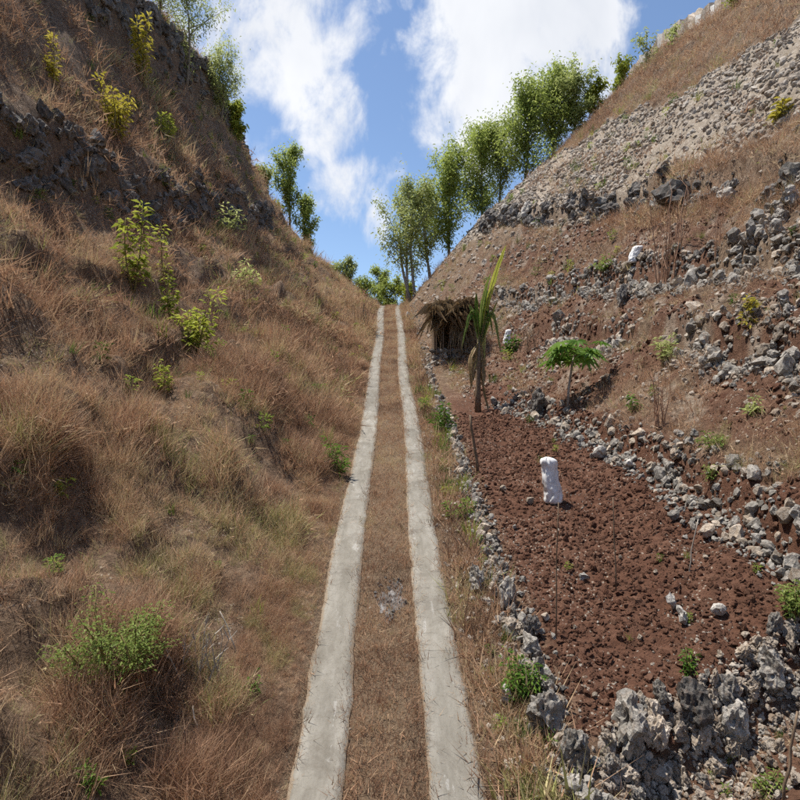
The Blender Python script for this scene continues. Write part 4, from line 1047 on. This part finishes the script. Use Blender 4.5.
def palm():
    p = ray(478, 412); m = px_m(p.y); r = random.Random(411)
    t = thing('banana_plant', 'slender banana plant with brown fibrous stem and tall upright green leaves beside the stone border', 'plant', p)
    sb = MB(); H = 78*m
    sb.tube([(0, 0, -.1), (.0, 0, H*.25), (.02, 0, H*.6), (.03, 0, H)], [3.4*m, 2.8*m, 2.2*m, 1.3*m], 8); sb.build('stem', 'wood', t, True)
    for x0, z0, x1, z1, w, mat, sh in ((3, 76, 27, 166, 8, 'leaf_lime', .7), (2, 70, -3, 118, 7, 'leaf_green', .6), (3, 66, 8, 126, 9, 'leaf_green', .4), (4, 68, 19, 112, 8, 'leaf_fresh', .5), (2, 62, -9, 108, 8, 'leaf_fresh', .4), (3, 70, 13, 140, 9, 'leaf_fresh', .7)):
        blade_leaf(t, (x0*m, r.uniform(-2, 2)*m, z0*m), (x1*m, r.uniform(-14, 6)*m, z1*m), w*m, 2*m, mat, r, sh)
    for x1, z1, dr, mat in ((-17, 62, 34, 'leaf_green'), (21, 58, 36, 'leaf_fresh'), (-11, 84, 26, 'leaf_fresh'), (14, 76, 30, 'leaf_green'), (6, 50, 38, 'leaf_olive')):
        blade_leaf(t, (2*m, 0, 66*m), (x1*m, r.uniform(-14, 4)*m, z1*m), 7*m, dr*m, mat, r, .5, .4)
    for k in range(9):
        a = r.uniform(0, 6.28); z0 = r.uniform(45, 74)
        blade_leaf(t, (2*m, 0, z0*m), (math.cos(a)*r.uniform(5, 12)*m, math.sin(a)*8*m, (z0-r.uniform(28, 50))*m), 6*m, 5*m, 'leaf_dry', r, .45, .6)
palm()

# ------------------------------------------------------------------ thatched shelter
def shelter():
    p = ray(452, 352); m = px_m(p.y); r = random.Random(421)
    W = 37*m; D = W*.9; zt = 37*m; z0 = 0
    t = thing('thatched_shelter', 'small open shelter with sagging dry palm thatch above the stone border', 'shelter', p)
    for sx in (-.5, .5):
        for sy in (-.5, .5):
            gzv = gz(p.x+sx*W, p.y+sy*D)-p.z
            pb = MB(); x, y = sx*W, sy*D
            pb.tube([(x, y, min(gzv, 0)-.2), (x+r.uniform(-.04, .04), y, zt*.5), (x, y, zt*(.86+.1*(sy > 0)))], [.05, .045, .04], 6); pb.build('post', 'wood', t)
    for sy in (-.5, .5):
        b = MB(); z = zt*(.86+.1*(sy > 0)); b.tube([(-W*.58, sy*D, z), (0, sy*D, z+.02), (W*.58, sy*D, z)], .035, 5); b.build('beam', 'wood', t)
    b = MB(); b.add([(-W*.5, D*.46, -.1), (W*.5, D*.46, -.1), (W*.5, D*.46, zt*.9), (-W*.5, D*.46, zt*.9), (-W*.5, D*.5, -.1), (W*.5, D*.5, -.1), (W*.5, D*.5, zt*.9), (-W*.5, D*.5, zt*.9)],
                    [(0, 1, 2, 3), (5, 4, 7, 6), (0, 4, 5, 1), (3, 2, 6, 7), (1, 5, 6, 2), (4, 0, 3, 7)]); b.build('back_panel', 'wood', t)
    for side in (-1, 1):  # side panels added to block light, so the interior stays dark
        b = MB(); x0, x1 = side*W*.5-.02, side*W*.5+.02
        b.add([(x0, -D*.3*(side < 0)-D*.45*(side > 0), -.1), (x1, -D*.3*(side < 0)-D*.45*(side > 0), -.1), (x1, D*.44, -.1), (x0, D*.44, -.1), (x0, -D*.3*(side < 0)-D*.45*(side > 0), zt*.84), (x1, -D*.3*(side < 0)-D*.45*(side > 0), zt*.84), (x1, D*.44, zt*.9), (x0, D*.44, zt*.9)],
              [(3, 2, 1, 0), (4, 5, 6, 7), (0, 1, 5, 4), (1, 2, 6, 5), (2, 3, 7, 6), (3, 0, 4, 7)]); b.build('side_light_block', 'wood', t)
    b = MB(); b.add([(-W*.56, -D*.6, zt*.85), (W*.56, -D*.6, zt*.88), (W*.56, D*.56, zt*1.0), (-W*.56, D*.56, zt*.98), (-W*.56, -D*.6, zt*.88), (W*.56, -D*.6, zt*.91), (W*.56, D*.56, zt*1.03), (-W*.56, D*.56, zt*1.01)],
                    [(3, 2, 1, 0), (4, 5, 6, 7), (0, 1, 5, 4), (1, 2, 6, 5), (2, 3, 7, 6), (3, 0, 4, 7)]); b.build('roof_light_block', 'wood', t)  # solid slab added under the sparse thatch to stop light leaking in
    # layered thatch of dry palm leaves, hanging over the front
    for i in range(46):
        x = (i/45-.5)*W*1.12; tb = MB()
        for k in range(26):
            xx = x+r.gauss(0, .05); yb = r.uniform(-.62, .6)*D; zz = zt*(.95+.22*(yb/D)+.14*(x/W)+.26*float(vnoise(x*2.3, yb*2)))+r.uniform(0, .4)
            tb.leaf((xx, yb, zz), (r.gauss(0, .35), -1, r.uniform(-.75, -.1)), r.uniform(.35, .9), r.uniform(.03, .07), r.random(), r.uniform(-.8, .8), .35)
        for k in range(9):
            xx = x+r.gauss(0, .06); drop = r.uniform(.2, 1.5)*(1.25 if x > W*.02 else (.7 if x < -W*.4 else .3))
            tb.leaf((xx, -.6*D+r.gauss(0, .05), zt*.86), (r.gauss(0, .18), -.25, -1), drop, r.uniform(.03, .06), r.random(), r.uniform(-1, 1), .0)
        tb.build('thatch_bundle', 'leaf_dry', t)
    for i in range(13):
        b = MB(); x0 = r.uniform(-.6, .7)*W; b.tube([(x0, -D*r.uniform(.6, .85), -.25), (x0+r.gauss(0, .1), -D*.62, zt*.5), (x0+r.gauss(0, .25), -D*.55, zt*r.uniform(.75, 1.25))], [.022, .02, .012], 5); b.build('leaning_stick', 'wood', t)
    for i in range(22):
        b = MB(); x0 = r.uniform(-.6, .65)*W; z1 = zt*r.uniform(.85, 1.25)
        for k in range(12): b.leaf((x0+r.gauss(0, .06), -D*.6+r.gauss(0, .12), z1), (r.gauss(0, .5), r.gauss(-.3, .3), r.uniform(-1.2, .5)), r.uniform(.3, 1.0), r.uniform(.03, .07), r.random(), r.uniform(-1, 1), .5)
        b.build('dry_frond', 'leaf_dry', t)
    # stone footing
    w = thing('stone_footing', 'grey stacked stones under the thatched shelter', 'stone wall', p)
    for row in range(5):
        for k in range(11):
            s = r.uniform(.22, .36); x = p.x+(k/10-.5)*W*1.1+r.uniform(-.05, .05); y = p.y-D*.58-row*.05
            put_rock('stone', r.choice(HULLS+KARST_S), r.choice(['rock_grey', 'rock_grey', 'rock_dark']), (x, y, p.z-.12-row*.26), (s, s, s*1.05), w, r)
shelter()

# ------------------------------------------------------------------ sacks
def sack(px, py, hpx, wpx, label, seed, lean=0., tied=True):
    p = ray(px, py); m = px_m(p.y); H = hpx*m; W = wpx*m*.5; r = random.Random(seed)
    t = thing('white_sack', label, 'sack', p); n = 28
    prof = [(0, .6), (.015, .85), (.07, .93), (.16, .92), (.28, .87), (.42, .82), (.56, .74), (.68, .70), (.78, .70), (.86, .73), (.92, .70), (.96, .58), (.99, .36), (1.0, .06)]
    n = 44; V, F = [], []
    fs = np.linspace(0, 1, 34); pf = np.interp(fs, [q[0] for q in prof], [q[1] for q in prof]); prof = list(zip(fs.tolist(), pf.tolist()))
    for f, rr in prof:
        for k in range(n):
            a = 2*math.pi*k/n; cxx, cyy = math.cos(a)*1.6, math.sin(a)*1.6
            fold = abs(mnoise.noise(Vector((cxx*1.3, cyy*1.3, f*3.2+seed))))+.6*abs(mnoise.noise(Vector((cxx*2.6+7, cyy*2.6, f*7+seed))))
            w = 1.12-.42*fold+.10*math.sin(2*a+f*3+seed)
            V.append((W*rr*w*math.cos(a)+lean*H*f*f*(1.25-.25*f)+.05*W*math.sin(f*9), W*rr*w*math.sin(a)*.8, H*f-.015-.05*H*fold*f))
    L_ = len(prof)
    F = [(i*n+k, i*n+(k+1) % n, (i+1)*n+(k+1) % n, (i+1)*n+k) for i in range(L_-1) for k in range(n)]
    me = mesh_np('bag', V, F, 'sack', smooth=True); me2 = bpy.data.objects.new('bag', me); link(me2, t)
    if tied:
        cb = MB(); c = []
        for k in range(15):
            a = 2*math.pi*k/14; c.append((W*.70*math.cos(a)+lean*H*.76*.76*1.06, W*.70*math.sin(a)*.85, H*.76))
        cb.tube(c, .012, 5); cb.build('cord', 'cord', t)
    return t
sack(553, 503, 47, 21, 'upright white sack standing on the red soil below the diagonal stone wall', 5, -.13, False)
sack(634, 263, 18, 13, 'white bag lying high on the right slope above a band of stones', 6, .25, False)
sack(507, 344, 15, 9, 'small white bag beside the green clump near the banana plant', 9, 0.1, False)

# ------------------------------------------------------------------ stakes and sticks
def stick(name, label, px, py, tx, ty, rad, mat, cat='stake', dY=0.):
    p = ray(px, py); m = px_m(p.y); tip = Vector(((tx-px)*m, dY, (py-ty)*m)); r = random.Random(px)
    b = MB(); b.tube([Vector((0, 0, -.08))]+[tip*(k/5)+Vector((r.gauss(0, .006), r.gauss(0, .006), 0)) for k in range(1, 6)], [rad*(1-.06*k) for k in range(6)], 6)
    o = b.build(name, mat, None, True, p); tag(o, label, cat)
stick('wooden_stake', 'long thin dark stake standing in the red soil under the white sack', 556, 640, 558, 503, .009, 'wood')
stick('wooden_stake', 'thin dark stake right of the white stone in the red field', 616, 592, 613, 498, .010, 'wood')
stick('wooden_stick', 'pale slanting stick poking out near the diagonal stone wall', 688, 572, 698, 520, .009, 'bark_pale', 'stick')
stick('wooden_stake', 'brown slanting stake at the bottom corner by the rock bank', 784, 805, 798, 712, .014, 'wood')
stick('fallen_branch', 'bare white branch lying on the bank near the feathery shrub', 238, 655, 217, 615, .008, 'bark_pale', 'branch', .1)
stick('fallen_branch', 'short bleached branch in dry grass below the twig tangle', 198, 738, 188, 712, .009, 'bark_pale', 'branch', .1)
stick('wooden_post', 'weathered brown post on the stone border below the banana plant', 478, 472, 470, 415, .035, 'wood', 'post')

# ------------------------------------------------------------------ ash heap on the centre strip
def ash():
    p = ray(391, 600); r = random.Random(431); V, F = [], []
    nr, n = 9, 26
    for i in range(nr):
        for k in range(n):
            f = i/(nr-1); a = 2*math.pi*k/n; rr = f*(.29+.12*(float(vnoise(k*.8, 2.2))-.5)); x = math.cos(a)*rr*.85; y = math.sin(a)*rr*2.0
            z = .028*(1-f*f)*(.4+1.3*float(fbm(x*16+9, y*12+5, 2)))-.012*f+float(road_z(p.y+y)-road_z(p.y))
            V.append((x, y, z))
    F = [(i*n+k, i*n+(k+1) % n, (i+1)*n+(k+1) % n, (i+1)*n+k) for i in range(nr-1) for k in range(n)]
    t = thing('ash_heap', 'burnt heap of grey and white ash on the centre strip of the track', 'ash heap', p)
    link(bpy.data.objects.new('ash_bed', mesh_np('ash_bed', V, F, 'ash')), t)
    for i in range(60):
        a = r.uniform(0, 6.28); q = r.random()**.6; x, y = math.cos(a)*.24*q, math.sin(a)*.52*q; s = r.uniform(.015, .06)
        o = bpy.data.objects.new('ash_lump', with_mat(HULLS[i % 16], 'ash')); o.location = (x, y, .03+float(road_z(p.y+y)-road_z(p.y))); o.scale = (s, s*1.2, s*.8); o.rotation_euler = (r.random()*3, r.random()*3, r.random()*3); link(o, t)
ash()
